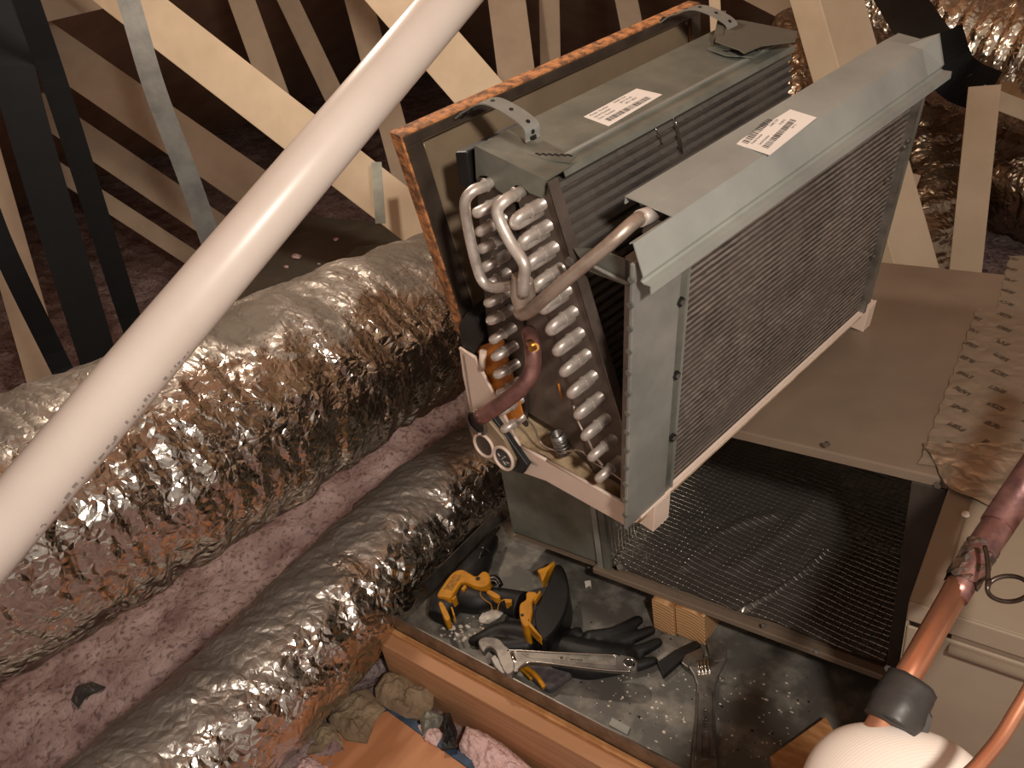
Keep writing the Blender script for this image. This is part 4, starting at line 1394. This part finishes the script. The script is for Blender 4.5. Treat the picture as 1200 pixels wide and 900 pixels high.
# ================================================================== DUCTS
e0 = P(-190, 705, 1.12); e0 = e0 + (e0 - P(0, 628, 1.25)).normalized() * 0.7
V, f = duct_geo([e0, P(-190, 705, 1.12), P(0, 628, 1.25), P(260, 500, 1.52), P(420, 412, 1.80), P(520, 365, 2.02), P(600, 335, 2.25)], [0.212, 0.196], 440, 230, 0.014, 5)
o = build('flexible_duct', V.tolist(), f, M['foil'])
tag(o, 'large crinkled silver flexible duct crossing behind the white pipe', 'duct', 'flexible ducts')
e0 = P(0, 1085, 1.25); e0 = e0 + (e0 - P(133, 965, 1.36)).normalized() * 0.6
V, f = duct_geo([e0, P(0, 1085, 1.25), P(133, 965, 1.36), P(263, 848, 1.5), P(400, 708, 1.70), P(504, 602, 1.9), P(585, 545, 2.05)], 0.134, 430, 170, 0.0105, 9)
o = build('flexible_duct', V.tolist(), f, M['foil_small'])
tag(o, 'smaller crinkled silver flexible duct resting on the pink insulation, lower left', 'duct', 'flexible ducts')
V, f = duct_geo([P(985, -10, 2.75), P(1080, 28, 2.62), P(1180, 62, 2.5), P(1330, 95, 2.3), P(1500, 120, 2.1)], [0.19, 0.215], 240, 110, 0.012, 13, rib=0.008, ribn=26)
tag(build('flexible_duct', V.tolist(), f, M['foil_far']), 'foil duct hung by a black strap in the top right corner', 'duct', 'flexible ducts')
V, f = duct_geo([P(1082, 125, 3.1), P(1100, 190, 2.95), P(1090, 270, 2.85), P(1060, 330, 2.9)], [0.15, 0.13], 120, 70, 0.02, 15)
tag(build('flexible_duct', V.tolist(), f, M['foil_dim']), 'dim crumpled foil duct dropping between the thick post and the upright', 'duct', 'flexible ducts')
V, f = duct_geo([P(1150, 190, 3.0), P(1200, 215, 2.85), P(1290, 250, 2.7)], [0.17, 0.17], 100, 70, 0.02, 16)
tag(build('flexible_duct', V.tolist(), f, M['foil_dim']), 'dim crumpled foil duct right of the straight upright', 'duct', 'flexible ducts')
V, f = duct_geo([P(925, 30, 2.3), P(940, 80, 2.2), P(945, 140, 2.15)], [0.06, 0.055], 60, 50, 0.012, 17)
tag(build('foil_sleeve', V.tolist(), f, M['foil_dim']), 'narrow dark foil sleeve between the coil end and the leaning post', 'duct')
# pink batt behind the coil end
c = P(1095, 170, 3.3)
tag(rock('insulation_batt', c, (0.22, 0.14, 0.26), M['pink'], seed=31, rough=.12), 'brownish pink insulation batt behind the straight upright post', 'insulation')
V, f = duct_geo([P(548, 500, 2.2), P(520, 478, 2.3), P(495, 460, 2.45)], [0.05, 0.06], 40, 40, 0.012, 19)

# dusty dark duct board seen between ducts and trusses
q = [P(205, 395, 2.35), P(300, 258, 2.75), P(455, 252, 2.75), P(520, 262, 2.55), P(520, 330, 2.25), P(330, 400, 2.25)]
zz = sum(p.z for p in q) / len(q)
q = [on(u, v, 2, -0.30) for u, v in ((190, 400), (330, 250), (480, 262), (560, 275), (545, 350), (330, 430))]
tag(hexa('duct_board', [p - Vector((0, 0, 0.3)) for p in q], q, M['board'], bevel=0.01), 'dark dusty plenum box behind the large duct', 'plenum')
for i, (u, v, s_, lab_) in enumerate(((348, 303, .022, 'largest pink lint tuft on the dark plenum box'), (336, 314, .012, 'small pink lint tuft nearest the white pipe on the plenum box'), (394, 282, .014, 'pink lint tuft farthest back on the dark plenum box'), (374, 310, .007, 'tiniest pink lint speck on the dark plenum box'))):
    debris('lint_tuft', u, v, (s_, s_ * .7, s_ * .4), 'pinkclean', lab_, 'debris', z=-0.30, seed=50 + i, grp='lint on the plenum box')
q = [on(u, v, 2, -0.297) for u, v in ((400, 308), (418, 290), (450, 286), (470, 288), (440, 300))]
tag(hexa('plastic_sheet', q, [p + Vector((0, 0, 0.004)) for p in q], M['galv_dull']), 'grey-green plastic scrap on the dark plenum box', 'scrap')

# ================================================================== PVC PIPE
e0, e1 = P(-150, 799, 0.657), P(560, -38, 0.982); de = (e1 - e0).normalized()
o = tube('pvc_pipe', [e0 - de * 0.35, e1 + de * 1.0], 0.0300, M['pvc'], None, 48, 0, hollow=0.88)
tag(o, 'white plastic pipe crossing the foreground diagonally', 'pipe')
# smudged dark print along the pipe's underside
a_, b_ = P(-150, 799, 0.657), P(560, -38, 0.982)
d_ = (b_ - a_).normalized(); f_ = (Vector(CAM) - (a_ + b_) / 2); f_ = (f_ - d_ * f_.dot(d_)).normalized(); s_ = d_.cross(f_)
if s_.z > 0: s_ = -s_
r_ = np.random.default_rng(12)
V, Fc = [], []
for k in range(40):
    if k % 9 in (3, 4): continue
    q = a_ + d_ * (0.16 + 0.25 * k / 46 + r_.normal(0, .002))
    th = 0.98 + r_.normal(0, .05)
    nn = s_ * math.sin(th) + f_ * math.cos(th); tt = s_ * math.cos(th) - f_ * math.sin(th)
    w_, h_ = 0.0008 + .0014 * r_.random(), 0.0010 + .002 * r_.random()
    c = q + nn * 0.0301; b0_ = len(V)
    V += [c - d_ * w_ - tt * h_, c + d_ * w_ - tt * h_, c + d_ * w_ + tt * h_, c - d_ * w_ + tt * h_]
    Fc.append((b0_, b0_ + 1, b0_ + 2, b0_ + 3))
tag(build('smudged_print', V, Fc, mat('faded_ink', (150, 138, 132), 0.6), o), 'worn dark print', kind='stuff')

# ================================================================== STRAPS
def strap(pts, w, th, mtn, name, label, cat='strap', group=None, wdir=None):
    pts = [Vector(p) for p in pts]
    if name in ('hanging_strap',) or 'slung' in label:      # straps run on up to the roof timbers
        pts = [pts[0] + (pts[0] - pts[1]).normalized() * 0.9] + pts
    pts = smooth_path(pts, 6)
    n = len(pts)
    V = []
    for i, p in enumerate(pts):
        t = (pts[min(i + 1, n - 1)] - pts[max(i - 1, 0)]).normalized()
        f_ = Vector(CAM) - p
        if wdir is not None:
            s = Vector(wdir); s = (s - t * s.dot(t)).normalized()
        else:
            s = t.cross(f_).normalized()
        nn = t.cross(s).normalized()
        V += [p - s * w / 2 - nn * th / 2, p + s * w / 2 - nn * th / 2, p + s * w / 2 + nn * th / 2, p - s * w / 2 + nn * th / 2]
    f = [(0, 1, 2, 3), tuple((n - 1) * 4 + k for k in range(4))]
    for i in range(n - 1):
        for k in range(4):
            f.append((i * 4 + k, i * 4 + (k + 1) % 4, i * 4 + 4 + (k + 1) % 4, i * 4 + 4 + k))
    return tag(build(name, V, f, M[mtn]), label, cat, group)


strap([P(-6, -40, 1.5), P(28, 130, 1.56), P(118, 430, 1.75), P(140, 510, 1.80)], 0.075, 0.002, 'strap', 'hanging_strap', 'widest black strap hanging at the far left above the big duct', group='hanging straps')
strap([P(10, -60, 1.45), P(72, 120, 1.60), P(152, 372, 1.82), P(188, 470, 1.9)], 0.047, 0.002, 'strap', 'hanging_strap', 'black strap leaning right, rightmost of the black ones at the left', group='hanging straps')
strap([P(-40, 180, 1.6), P(8, 300, 1.66), P(72, 432, 1.78), P(110, 510, 1.8)], 0.044, 0.002, 'strap', 'hanging_strap', 'black strap entering from the left edge, lowest of the left ones', group='hanging straps')
strap([P(142, -30, 1.9), P(180, 100, 1.95), P(218, 200, 2.0), P(250, 290, 2.06)], 0.052, 0.002, 'strapgrey', 'hanging_strap', 'grey metallic strap hanging across the cream timbers, top left', group='hanging straps')
strap([P(441, 190, 2.3), P(446, 262, 2.3)], 0.03, 0.003, 'galv_dull', 'strap_end', 'short dark strap end on the broad cream timber beside the tray')
# strap wrapping the far duct
strap([P(1035, -35, 2.4), P(1068, 20, 2.34), P(1105, 75, 2.28), P(1112, 98, 2.27)], 0.120, 0.003, 'strapgloss', 'duct_strap', 'glossy wide black strap slung down to the far duct, top right')
strap([P(1100, 40, 2.25), P(1112, 78, 2.24), P(1130, 96, 2.26), P(1160, 108, 2.35)], 0.12, 0.003, 'strap', 'duct_strap', 'black strap wrapping under the far foil duct, right of the coil cap')

# ================================================================== COPPER LINES, RIGHT
ln = thing('copper_line', P(1020, 868, 0.72), 'thick copper line rising to the right edge with burnt tape and a dark tape wrap', 'pipe')
tube('copper_pipe', [P(1000, 905, 0.715), P(1128, 678, 0.79)], 0.0118, M['copper'], ln, 24, 0)
tag(tube('pipe_coupling', [P(1118, 700, 0.783), P(1150, 645, 0.80), P(1172, 612, 0.812)], [0.0125, 0.0148, 0.0150], M['copper_burnt'], ln, 24, 5), 'heat-stained wider coupling')
tag(tube('pipe_end', [P(1168, 616, 0.810), P(1290, 432, 0.875)], 0.0158, M['copper_burnt'], ln, 24, 0), 'purple-brown heat-darkened pipe end')
# burnt tape remnant
V_, F_ = tube_geo(smooth_path([P(1126, 684, 0.79), P(1140, 660, 0.797), P(1152, 640, 0.802)], 5), 0.0156, 20)
r_ = np.random.default_rng(2)
V_ = [v + Vector(r_.normal(0, 0.0011, 3)) for v in V_]
keep = [q for i, q in enumerate(F_) if len(q) == 4 and not (i % 20 in (3, 4, 5, 6, 7, 8) and i // 20 > 3)]
tag(build('burnt_tape', V_, keep, M['burnttape'], ln), 'scorched tape remnant')
V_, F_ = tube_geo(smooth_path([P(1043, 850, 0.722), P(1054, 828, 0.728), P(1068, 802, 0.737)], 5), [0.0235, 0.0240, 0.0225], 24)
V_ = [v + Vector(r_.normal(0, 0.0004, 3)) for v in V_]
tag(build('tape_wrap', V_, F_, M['ducttape'], ln, smooth=True), 'dark grey tape wrap')
q = [P(1062, 850, 0.712), P(1086, 868, 0.708), P(1092, 842, 0.712), P(1080, 820, 0.716)]
tag(hexa('tape_tail', q, [p + Vector((0.0, 0.004, -0.002)) for p in q], M['ducttape'], ln), 'loose corner of tape')

# hanging wire loop
wr = thing('wire_loop', P(1180, 690, 0.74), 'dull wire hook with a round loop beside the burnt tape at the right edge', 'wire')
cpt = P(1182, 692, 0.745)
pts = [P(1154, 640, 0.77), P(1157, 655, 0.762), P(1158, 672, 0.752)]
for k in range(16):
    th = math.pi + 2 * math.pi * 1.02 * -k / 15
    pts.append(P(1182 + 25 * math.cos(th), 690 - 15 * math.sin(th) * (1.0), 0.745 - 0.004 * k / 15))
pts += [P(1160, 680, 0.745)]
tube('wire', pts, 0.0022, M['wire'], wr, 10, 4)

o = tube('small_copper_tube', [P(1040, 1040, 0.56), P(1110, 935, 0.60), P(1150, 893, 0.615), P(1185, 845, 0.63), P(1225, 760, 0.65), P(1250, 600, 0.70)], 0.0056, M['copper'], None, 18, 8, hollow=0.8)
tag(o, 'thin bright copper tube curving up at the lower right corner', 'pipe')

# white ribbed insulation sleeve, split at the top
def rib_mat():
    m = bpy.data.materials.new('ribbed_white_knit')
    m.use_nodes = True
    N, L = m.node_tree.nodes, m.node_tree.links
    b = N['Principled BSDF']
    b.inputs['Base Color'].default_value = s2l((240, 226, 212)); b.inputs['Roughness'].default_value = 0.85
    tc = N.new('ShaderNodeTexCoord'); mp = N.new('ShaderNodeMapping')
    mp.inputs['Rotation'].default_value = (0.3, 0.5, 0.9)
    L.new(tc.outputs['Object'], mp.inputs[0])
    w = N.new('ShaderNodeTexWave'); w.inputs['Scale'].default_value = 130; w.inputs['Distortion'].default_value = 0.8
    L.new(mp.outputs[0], w.inputs['Vector'])
    bp = N.new('ShaderNodeBump'); bp.inputs['Strength'].default_value = 0.12; bp.inputs['Distance'].default_value = 0.0006
    L.new(w.outputs['Fac'], bp.inputs['Height']); L.new(bp.outputs[0], b.inputs['Normal'])
    return m


M['knit'] = rib_mat()
V = []; n1, n2 = 40, 48
cen = P(1054, 975, 0.70)
ax = (P(1052, 850, 0.735) - cen).normalized()
sx_ = (Vector(CAM) - cen).cross(ax).normalized()
sy_ = ax.cross(sx_)
for i in range(n1):
    a_ = i / (n1 - 1) * math.pi / 2 * 0.97
    for j in range(n2):
        th = 2 * math.pi * j / n2
        rr = 0.082 * math.cos(a_) ** 0.75
        hh = 0.088 * math.sin(a_) ** 0.9
        # pulled-open notch where the pipe leaves
        V.append(cen + ax * hh + (sx_ * math.cos(th) * rr * 1.05 + sy_ * math.sin(th) * rr * 0.62))
for j in range(n2):
    th = 2 * math.pi * j / n2
    V.append(cen - ax * 0.34 + (sx_ * math.cos(th) * 0.086 + sy_ * math.sin(th) * 0.052))
f = grid_faces(n1, n2, True)
f += [(j, (j + 1) % n2, n1 * n2 + (j + 1) % n2, n1 * n2 + j) for j in range(n2)]
f += [tuple((n1 - 1) * n2 + j for j in range(n2))]
o = build('insulation_sleeve', V, f, M['knit'], smooth=True)
tag(o, 'white ribbed insulation sleeve around the foot of the copper line', 'sleeve')

# ================================================================== TOOLS
# cordless drill lying on its side
dr = thing('cordless_drill', on(590, 700, 2, ZP), 'yellow and black cordless drill lying on its side on the pan', 'drill')


def at(u, v, h): return on(u, v, 2, ZP + h)


tube('motor_housing', [at(513, 724, .034), at(521, 710, .038), at(538, 692, .040), at(556, 668, .040), at(566, 652, .038)], [0.022, 0.033, 0.034, 0.031, 0.024], M['black'], dr, 20, 5)
tube('chuck', [at(566, 652, .038), at(574, 638, .036), at(578, 630, .036)], [0.021, 0.020, 0.013], M['blackgloss'], dr, 18, 4)
sh = slabpoly('yellow_shell', rp([(512, 697), (519, 685), (530, 671), (541, 667), (550, 671), (558, 675), (566, 669), (573, 672), (574, 682), (566, 687), (556, 686), (548, 683), (541, 682), (534, 691), (528, 700), (519, 699)]), ZP + .050, 0.026, M['yellow'], dr, 0.004)
slabpoly('rating_plate', [(520, 690), (532, 673), (541, 674), (530, 692)], ZP + .0755, 0.0012, mat('dark_yellow', (176, 118, 20), 0.5, 0, (120, 80, 18), 120), sh, 0.0008)
slabpoly('yellow_inlay', rp([(514, 707), (519, 706), (527, 722), (526, 726), (521, 725)], 3), ZP + .040, 0.028, M['yellow'], dr, 0.002)
slabpoly('yellow_inlay', [(528, 711), (530, 711), (533, 720), (531, 721)], ZP + .045, 0.024, M['yellow'], dr, 0.001)
slabpoly('yellow_inlay', [(540, 690), (544, 685), (547, 687), (543, 692)], ZP + .050, 0.022, M['yellow'], dr, 0.001)
slabpoly('yellow_inlay', [(529, 702), (534, 697), (535, 699), (531, 703)], ZP + .050, 0.022, M['yellow'], dr, 0.001)
disc('housing_hole', at(560, 678, .077), (0, 0, 1), 0.0048, 0.001, M['black'], dr, seg=14)
tube('handle', [at(543, 700, .038), at(560, 704, .038), at(578, 701, .036), at(598, 705, .036), at(612, 710, .036)], [0.030, 0.027, 0.022, 0.025, 0.030], M['black'], dr, 20, 6)
for sm in (((547, 688), (556, 689), (563, 691), (563, 697), (568, 703), (575, 708), (577, 716)), ((599, 703), (590, 703), (585, 707), (583, 715))):
    tube('seam_line', [at(u, v, .0625) for u, v in sm], 0.0009, M['yellow'], dr, 6, 4)
slabpoly('yellow_inlay', rp([(570, 691), (574, 691), (586, 698), (582, 701), (571, 695)], 3), ZP + .045, 0.017, M['yellow'], dr, 0.001)
slabpoly('yellow_inlay', [(591, 701.5), (600, 702), (599.5, 706), (592, 706)], ZP + .045, 0.018, M['yellow'], dr, 0.001)
tube('trigger', [at(568, 682, .04), at(580, 679, .04), at(587, 686, .038)], [0.009, 0.010, 0.006], M['blackgloss'], dr, 12, 4)
tube('belt_hook', [at(574, 681, .072), at(580, 681, .074), at(584, 687, .070)], 0.0012, M['steel'], dr, 8, 4)
slabpoly('battery_foot', rp([(609, 708), (616, 702), (617, 694), (626, 693), (630, 697), (624, 704), (624, 716), (620, 732), (613, 732), (609, 722)]), ZP + .012, 0.062, M['yellow'], dr, 0.003)
slabpoly('battery_dock', rp([(618, 696), (636, 688), (644, 690), (634, 720), (624, 738), (618, 728)], 3), ZP + .004, 0.062, M['black'], dr, 0.004)
slabpoly('battery_pack', rp([(625, 718), (634, 700), (644, 678), (650, 662), (659, 663), (665, 678), (667, 698), (661, 722), (648, 742), (636, 750), (628, 738)]), ZP + .001, 0.066, M['blackgloss'], dr, 0.006)
slabpoly('battery_latch', rp([(630, 668), (640, 664), (648, 658), (650, 660), (643, 667), (638, 677), (635, 681), (633, 673)], 3), ZP + .05, 0.024, M['yellow'], dr, 0.002)
slabpoly('yellow_trim', [(625, 703), (632, 692), (634, 693), (627, 704)], ZP + .055, 0.022, M['yellow'], dr, 0.001)
slabpoly('yellow_trim', [(618, 720), (622, 730), (630, 740), (635, 746), (633, 746), (626, 740), (619, 732)], ZP + .05, 0.024, M['yellow'], dr, 0.001)
disc('foot_screw', at(612, 721, .074), (0, 0, 1), 0.0034, 0.001, M['black'], dr, seg=10)

# work gloves: black palm and fingers, grey back
gl = thing('work_glove', on(690, 770, 2, ZP), 'black rubber-dipped work glove with fingers pointing right, under the chrome wrench', 'glove')
blob('glove_body', [
    ([at(636, 752, .016), at(672, 765, .018), at(705, 772, .018), at(735, 772, .016)], [.022, .030, .031, .024]),
    ([at(650, 778, .012), at(690, 782, .014), at(735, 776, .014)], [.018, .024, .020]),
    ([at(690, 750, .020), at(722, 742, .022), at(750, 726, .018)], [.019, .014, .010]),
    ([at(705, 758, .018), at(740, 748, .016), at(765, 738, .012)], [.016, .012, .0095]),
    ([at(720, 768, .016), at(752, 762, .014), at(773, 752, .012)], [.016, .012, .0095]),
    ([at(715, 780, .014), at(745, 780, .012), at(768, 774, .010)], [.016, .012, .009]),
    ([at(655, 755, .02), at(665, 745, .024), at(676, 742, .022)], [.014, .012, .0095]),
    ([at(676, 744, .022), at(678, 738, .020)], [.011, .009])], M['black'], gl, 0.004)
slabpoly('grey_back', [(600, 766), (640, 760), (660, 774), (672, 788), (656, 799), (644, 808), (632, 801), (618, 789), (606, 776)], ZP + .001, 0.018, M['greycloth'], gl, 0.006)
tube('yellow_cuff_band', [at(608, 779, .022), at(620, 785, .022), at(630, 794, .021), at(638, 806, .016)], [0.004, 0.005, 0.005, 0.005], M['yellow'], gl, 10, 5)
tube('yellow_cuff_band', [at(604, 781, .020), at(614, 787, .020), at(623, 796, .018)], [0.002, 0.003, 0.003], M['yellow'], gl, 8, 5)
# second glove, dark, mostly hidden
g2 = thing('work_glove', on(610, 745, 2, ZP), 'crumpled black glove under the drill battery, left of the wrench', 'glove')
blob('glove_body', [
    ([at(552, 752, .008), at(565, 748, .012), at(590, 740, .014), at(625, 745, .016), at(652, 742, .014)], [.010, .014, .020, .024, .020]),
    ([at(600, 728, .012), at(630, 740, .014), at(655, 730, .014)], [.018, .022, .012]),
    ([at(575, 752, .010), at(590, 758, .012), at(620, 756, .012)], [.014, .018, .016])], M['black'], g2, 0.004)

# adjustable wrench lying across the glove
ZW = ZP + 0.045
w1 = thing('adjustable_wrench', on(660, 775, 2, ZW), 'shiny adjustable wrench lying across the black glove', 'wrench', 'adjustable wrenches')
hd = slabpoly('handle', [(594, 762), (612, 762), (645, 764), (690, 766), (728, 767), (742, 770), (748, 777), (746, 785), (738, 787), (715, 786), (680, 782), (640, 777), (620, 776), (611, 780), (604, 788), (596, 783)], ZW, 0.009, M['steel'], w1, 0.0015)
tag(slabpoly('handle_panel', [(611, 766), (645, 767.5), (692, 769.5), (722, 771), (722, 780), (690, 777.5), (650, 773), (622, 771.5)], ZW + .0085, 0.0012, M['steel_dark'], hd), 'darker recessed panel')
rimp = [(594, 762.5), (612, 762.5), (645, 764.5), (690, 766.5), (726, 768)]
tube('upper_rim', [on(u, v, 2, ZW + .010) for u, v in rimp], 0.0016, M['chrome'], hd, 8, 4)
rimp = [(605, 787), (612, 780), (622, 775.5), (650, 778), (690, 783), (725, 786), (740, 786)]
tube('lower_rim', [on(u, v, 2, ZW + .010) for u, v in rimp], 0.0018, M['chrome'], hd, 8, 4)
ring('hang_hole_rim', on(737, 777, 2, ZW + .010), (0, 0, 1), 0.0088, 0.0022, M['chrome'], hd)
disc('hang_hole', on(737, 777, 2, ZW + .0092), (0, 0, 1), 0.0075, 0.0008, M['black'], hd, seg=20)
slabpoly('jaw', rp([(560, 752), (568, 746), (584, 748), (592, 756), (600, 764), (603, 784), (594, 790), (586, 778), (580, 762), (572, 758), (566, 764)], 3), ZW - .004, 0.014, M['steel_dark'], w1, 0.002)
slabpoly('lower_jaw', [(574, 771), (580, 766), (588, 776), (594, 788), (588, 790), (580, 782)], ZW - .004, 0.012, M['steel'], w1, 0.002)
kn = tube('adjusting_screw', [on(600, 766, 2, ZW + .006), on(603, 777, 2, ZW + .006)], 0.0055, M['chrome'], w1, 12, 0)
# stamped word on the handle
def stamp(text, u0, v0, u1, v1, z, size, parent, mt='chrome'):
    p = on(u0, v0, 2, z); q = on(u1, v1, 2, z)
    d = (q - p).normalized(); n = Vector((0, 0, 1)); e = n.cross(d)
    textobj('stamped_text', text, size, Matrix(((d.x, e.x, 0, p.x), (d.y, e.y, 0, p.y), (d.z, e.z, 1, p.z), (0, 0, 0, 1))), M[mt], parent, 0.0003)


stamp('Crescent', 663, 772, 684, 773.6, ZW + .0104, 0.0085, hd)
disc('stamped_badge', on(658, 771, 2, ZW + .0098), (0, 0, 1), 0.0032, 0.0006, M['chrome'], hd, seg=14)

ZW2 = ZP + 0.012
w2 = thing('adjustable_wrench', on(828, 830, 2, ZP), 'dull dark adjustable wrench standing out upright toward the lower edge beside the wood offcut', 'wrench', 'adjustable wrenches')
hd2 = slabpoly('handle', [(805, 778), (809, 771), (846, 766), (851, 772), (842, 790), (838, 802), (838, 835), (840, 870), (842, 925), (808, 925), (812, 870), (816, 835), (817, 802), (813, 790)], ZP + .001, 0.013, M['steel_dark'], w2, 0.002)
slabpoly('fixed_jaw', rp([(827, 748), (834, 747), (846, 754), (852, 762), (850, 772), (838, 776), (832, 768), (829, 757)], 3), ZP + .001, 0.014, M['steel_dark'], w2, 0.002)
slabpoly('sliding_jaw', [(798, 776), (803, 767), (822, 758), (826, 764), (824, 772), (812, 776), (806, 782)], ZP + .003, 0.013, M['steel'], w2, 0.002)
slabpoly('head_face', [(808, 780), (813, 776), (849, 768), (846, 774), (834, 782), (826, 784)], ZP + .0135, 0.0012, M['steel'], hd2)
for k in range(4):
    tube('adjusting_screw', [on(817.5 + 4 * k, 774 - 0.3 * k, 2, ZP + .0165), on(819.5 + 4 * k, 788 - 0.3 * k, 2, ZP + .0165)], 0.0022, M['chrome'], w2, 8, 0)
rp = [(823, 818), (826.5, 815), (830, 818), (830.5, 845), (831, 888), (822, 891), (821.5, 845)]
for seq in (((823, 817), (826.5, 814), (830, 817)), ((823, 860), (826.5, 857), (830.5, 860), (830, 886), (826, 889), (822.5, 886), (823, 860))):
    tube('raised_edge', [on(u, v, 2, ZP + .0145) for u, v in seq], 0.0011, M['steel'], hd2, 6, 4)
for seq in (((818, 812), (817, 850), (815, 892)), ((835, 812), (835.5, 850), (838, 886)), ((815, 893), (838, 887))):
    tube('panel_edge', [on(u, v, 2, ZP + .0142) for u, v in seq], 0.0010, M['steel'], hd2, 6, 4)
stamp('STANLEY', 827, 853, 827.5, 822, ZP + .0145, 0.0095, hd2, 'chrome')
# black rubber flap between wrenches
tag(slabpoly('rubber_scrap', [(770, 776), (790, 762), (815, 750), (822, 755), (800, 772), (777, 792)], ZP + .001, 0.012, M['black'], bevel=0.002), 'black torn rubber scrap touching the dull wrench jaw', 'scrap')
tag(rock('pebble', on(845, 797, 2, ZP + .004), (.008, .006, .005), M['steel_dark'], seed=71), 'small dark pebble right of the dull wrench neck', 'debris')
tag(tube('thin_cable', [at(556, 690, .05), at(560, 660, .06), at(566, 645, .07), at(585, 618, .05)], 0.003, M['blackgloss'], None, 8, 5), 'thin dark cable behind the drill', 'cable')

# ================================================================== LOWER-LEFT CORNER BITS
zq = -0.60
pl = slabpoly('plywood_board', [(300, 960), (330, 925), (375, 868), (455, 832), (520, 872), (600, 930), (560, 1000), (400, 1000)], zq - .012, 0.012, M['plywood'], bevel=0.001)
tag(pl, 'orange plywood walkway board at the bottom edge', 'board')
q = [on(u, v, 2, zq + .004) for u, v in ((448, 828), (456, 824), (575, 905), (566, 912))]
tag(hexa('blue_strip', [p - Vector((0, 0, 0.02)) for p in q], q, M['blue'], bevel=0.001), 'dusty blue edging strip along the plywood', 'strip')


def cloth(name, px, z, label, mtn, seed, hgt=0.02, cat='scrap'):
    pts = [on(u, v, 2, z) for u, v in px]
    c = sum(pts, Vector()) / len(pts)
    V = []; rings_ = 9; m = len(pts) * 4
    out = []
    for i in range(len(pts)):
        for k in range(4):
            out.append(pts[i].lerp(pts[(i + 1) % len(pts)], k / 4))
    r = np.random.default_rng(seed)
    for j in range(rings_):
        s = 1 - j / rings_
        for i, p in enumerate(out):
            q = c.lerp(p, s)
            hh = hgt * 0.35 * (1 - s ** 3) + 0.060 * abs(float(fbm(np.array(q.x * 26 + seed), np.array(q.y * 26), 4, seed)) - .5) * (1.15 - s ** 4)
            V.append((q.x, q.y, z + hh + 0.004))
    V.append((c.x, c.y, z + hgt + 0.006))
    n = len(out)
    f = []
    for j in range(rings_ - 1):
        for i in range(n):
            f.append((j * n + i, j * n + (i + 1) % n, (j + 1) * n + (i + 1) % n, (j + 1) * n + i))
    f += [((rings_ - 1) * n + i, (rings_ - 1) * n + (i + 1) % n, rings_ * n) for i in range(n)]
    base = len(V)
    V += [(p.x, p.y, z) for p in out]
    f += [(i, (i + 1) % n, base + (i + 1) % n, base + i) for i in range(n)]
    f.append(tuple(base + i for i in range(n)))
    return tag(build(name, V, f, M[mtn]), label, cat)


cloth('cloth_scrap', [(440, 808), (452, 790), (466, 786), (490, 804), (509, 812), (508, 828), (498, 845), (476, 843), (455, 832), (441, 822)], zq, 'tan crumpled cloth scrap against the framing board', 'scrap_tan', 3, 0.03)
cloth('cloth_scrap', [(385, 845), (400, 815), (430, 808), (452, 832), (440, 845), (430, 872), (405, 868)], zq, 'tan cloth scrap lying on the plywood beside the small duct', 'scrap_tan', 4, 0.02)
cloth('cloth_scrap', [(360, 885), (372, 850), (390, 848), (403, 872), (395, 880)], zq, 'tan cloth scrap tucked under the small duct, lowest one', 'scrap_tan', 5, 0.012)
cloth('paper_scrap', [(492, 842), (505, 834), (522, 842), (516, 852), (505, 860), (496, 866), (494, 855)], zq + .005, 'grey torn paper scrap beside the black strip', 'galv_dull', 6, 0.012)
cloth('black_scrap', [(520, 842), (528, 838), (536, 858), (534, 878), (518, 880), (522, 864)], zq + .012, 'black torn rubber strip next to the pink fluff', 'black', 7, 0.008)
cloth('black_scrap', [(84, 822), (90, 806), (108, 800), (124, 806), (112, 812), (100, 818), (92, 830)], ZF + .012, 'black torn scrap lying on the pink insulation at the left', 'ducttape', 8, 0.008)
cloth('pink_scrap', [(490, 852), (506, 846), (520, 862), (512, 876), (498, 868)], zq, 'pink fluff tuft beside the grey paper scrap', 'pinkclean', 12, 0.012, 'insulation')


def fluff(name, px, z, label, seed, hgt):
    pts = [on(u, v, 2, z) for u, v in px]
    xs = [p.x for p in pts]; ys = [p.y for p in pts]
    n = 110
    X, Y = np.meshgrid(np.linspace(min(xs) - .01, max(xs) + .01, n), np.linspace(min(ys) - .01, max(ys) + .01, n), indexing='ij')
    inside = np.zeros_like(X, bool); dist = np.full_like(X, 9.)
    m = len(pts)
    for i in range(m):
        a, b = pts[i], pts[(i + 1) % m]
        cond = ((a.y > Y) != (b.y > Y)) & (X < (b.x - a.x) * (Y - a.y) / (b.y - a.y + 1e-12) + a.x)
        inside ^= cond
        t = np.clip(((X - a.x) * (b.x - a.x) + (Y - a.y) * (b.y - a.y)) / ((b.x - a.x) ** 2 + (b.y - a.y) ** 2 + 1e-12), 0, 1)
        dist = np.minimum(dist, np.hypot(X - a.x - t * (b.x - a.x), Y - a.y - t * (b.y - a.y)))
    k = np.where(inside, np.clip(dist / 0.03, 0, 1) ** 0.5, 0)
    Zz = z - 0.02 + k * (0.02 + hgt * (0.35 + 1.1 * fbm(X * 45, Y * 45, 4, seed, 0.6)))
    V = np.stack([X, Y, Zz], -1).reshape(-1, 3)
    f = [q for q in grid_faces(n, n) if inside.reshape(-1)[list(q)].any()]
    return tag(build(name, V.tolist(), f, M['pinkclean'], smooth=True), label, 'insulation')


fluff('insulation_tuft', [(535, 872), (545, 848), (562, 852), (590, 868), (615, 888), (660, 930), (640, 990), (560, 940), (540, 890)], zq - .005, 'fluffy fresh pink insulation tuft against the framing board', 5, 0.03)
fluff('insulation_tuft', [(335, 915), (345, 885), (365, 880), (385, 890), (415, 915), (400, 950), (350, 960)], zq - .005, 'pink insulation tuft at the bottom edge under the small duct', 8, 0.02)
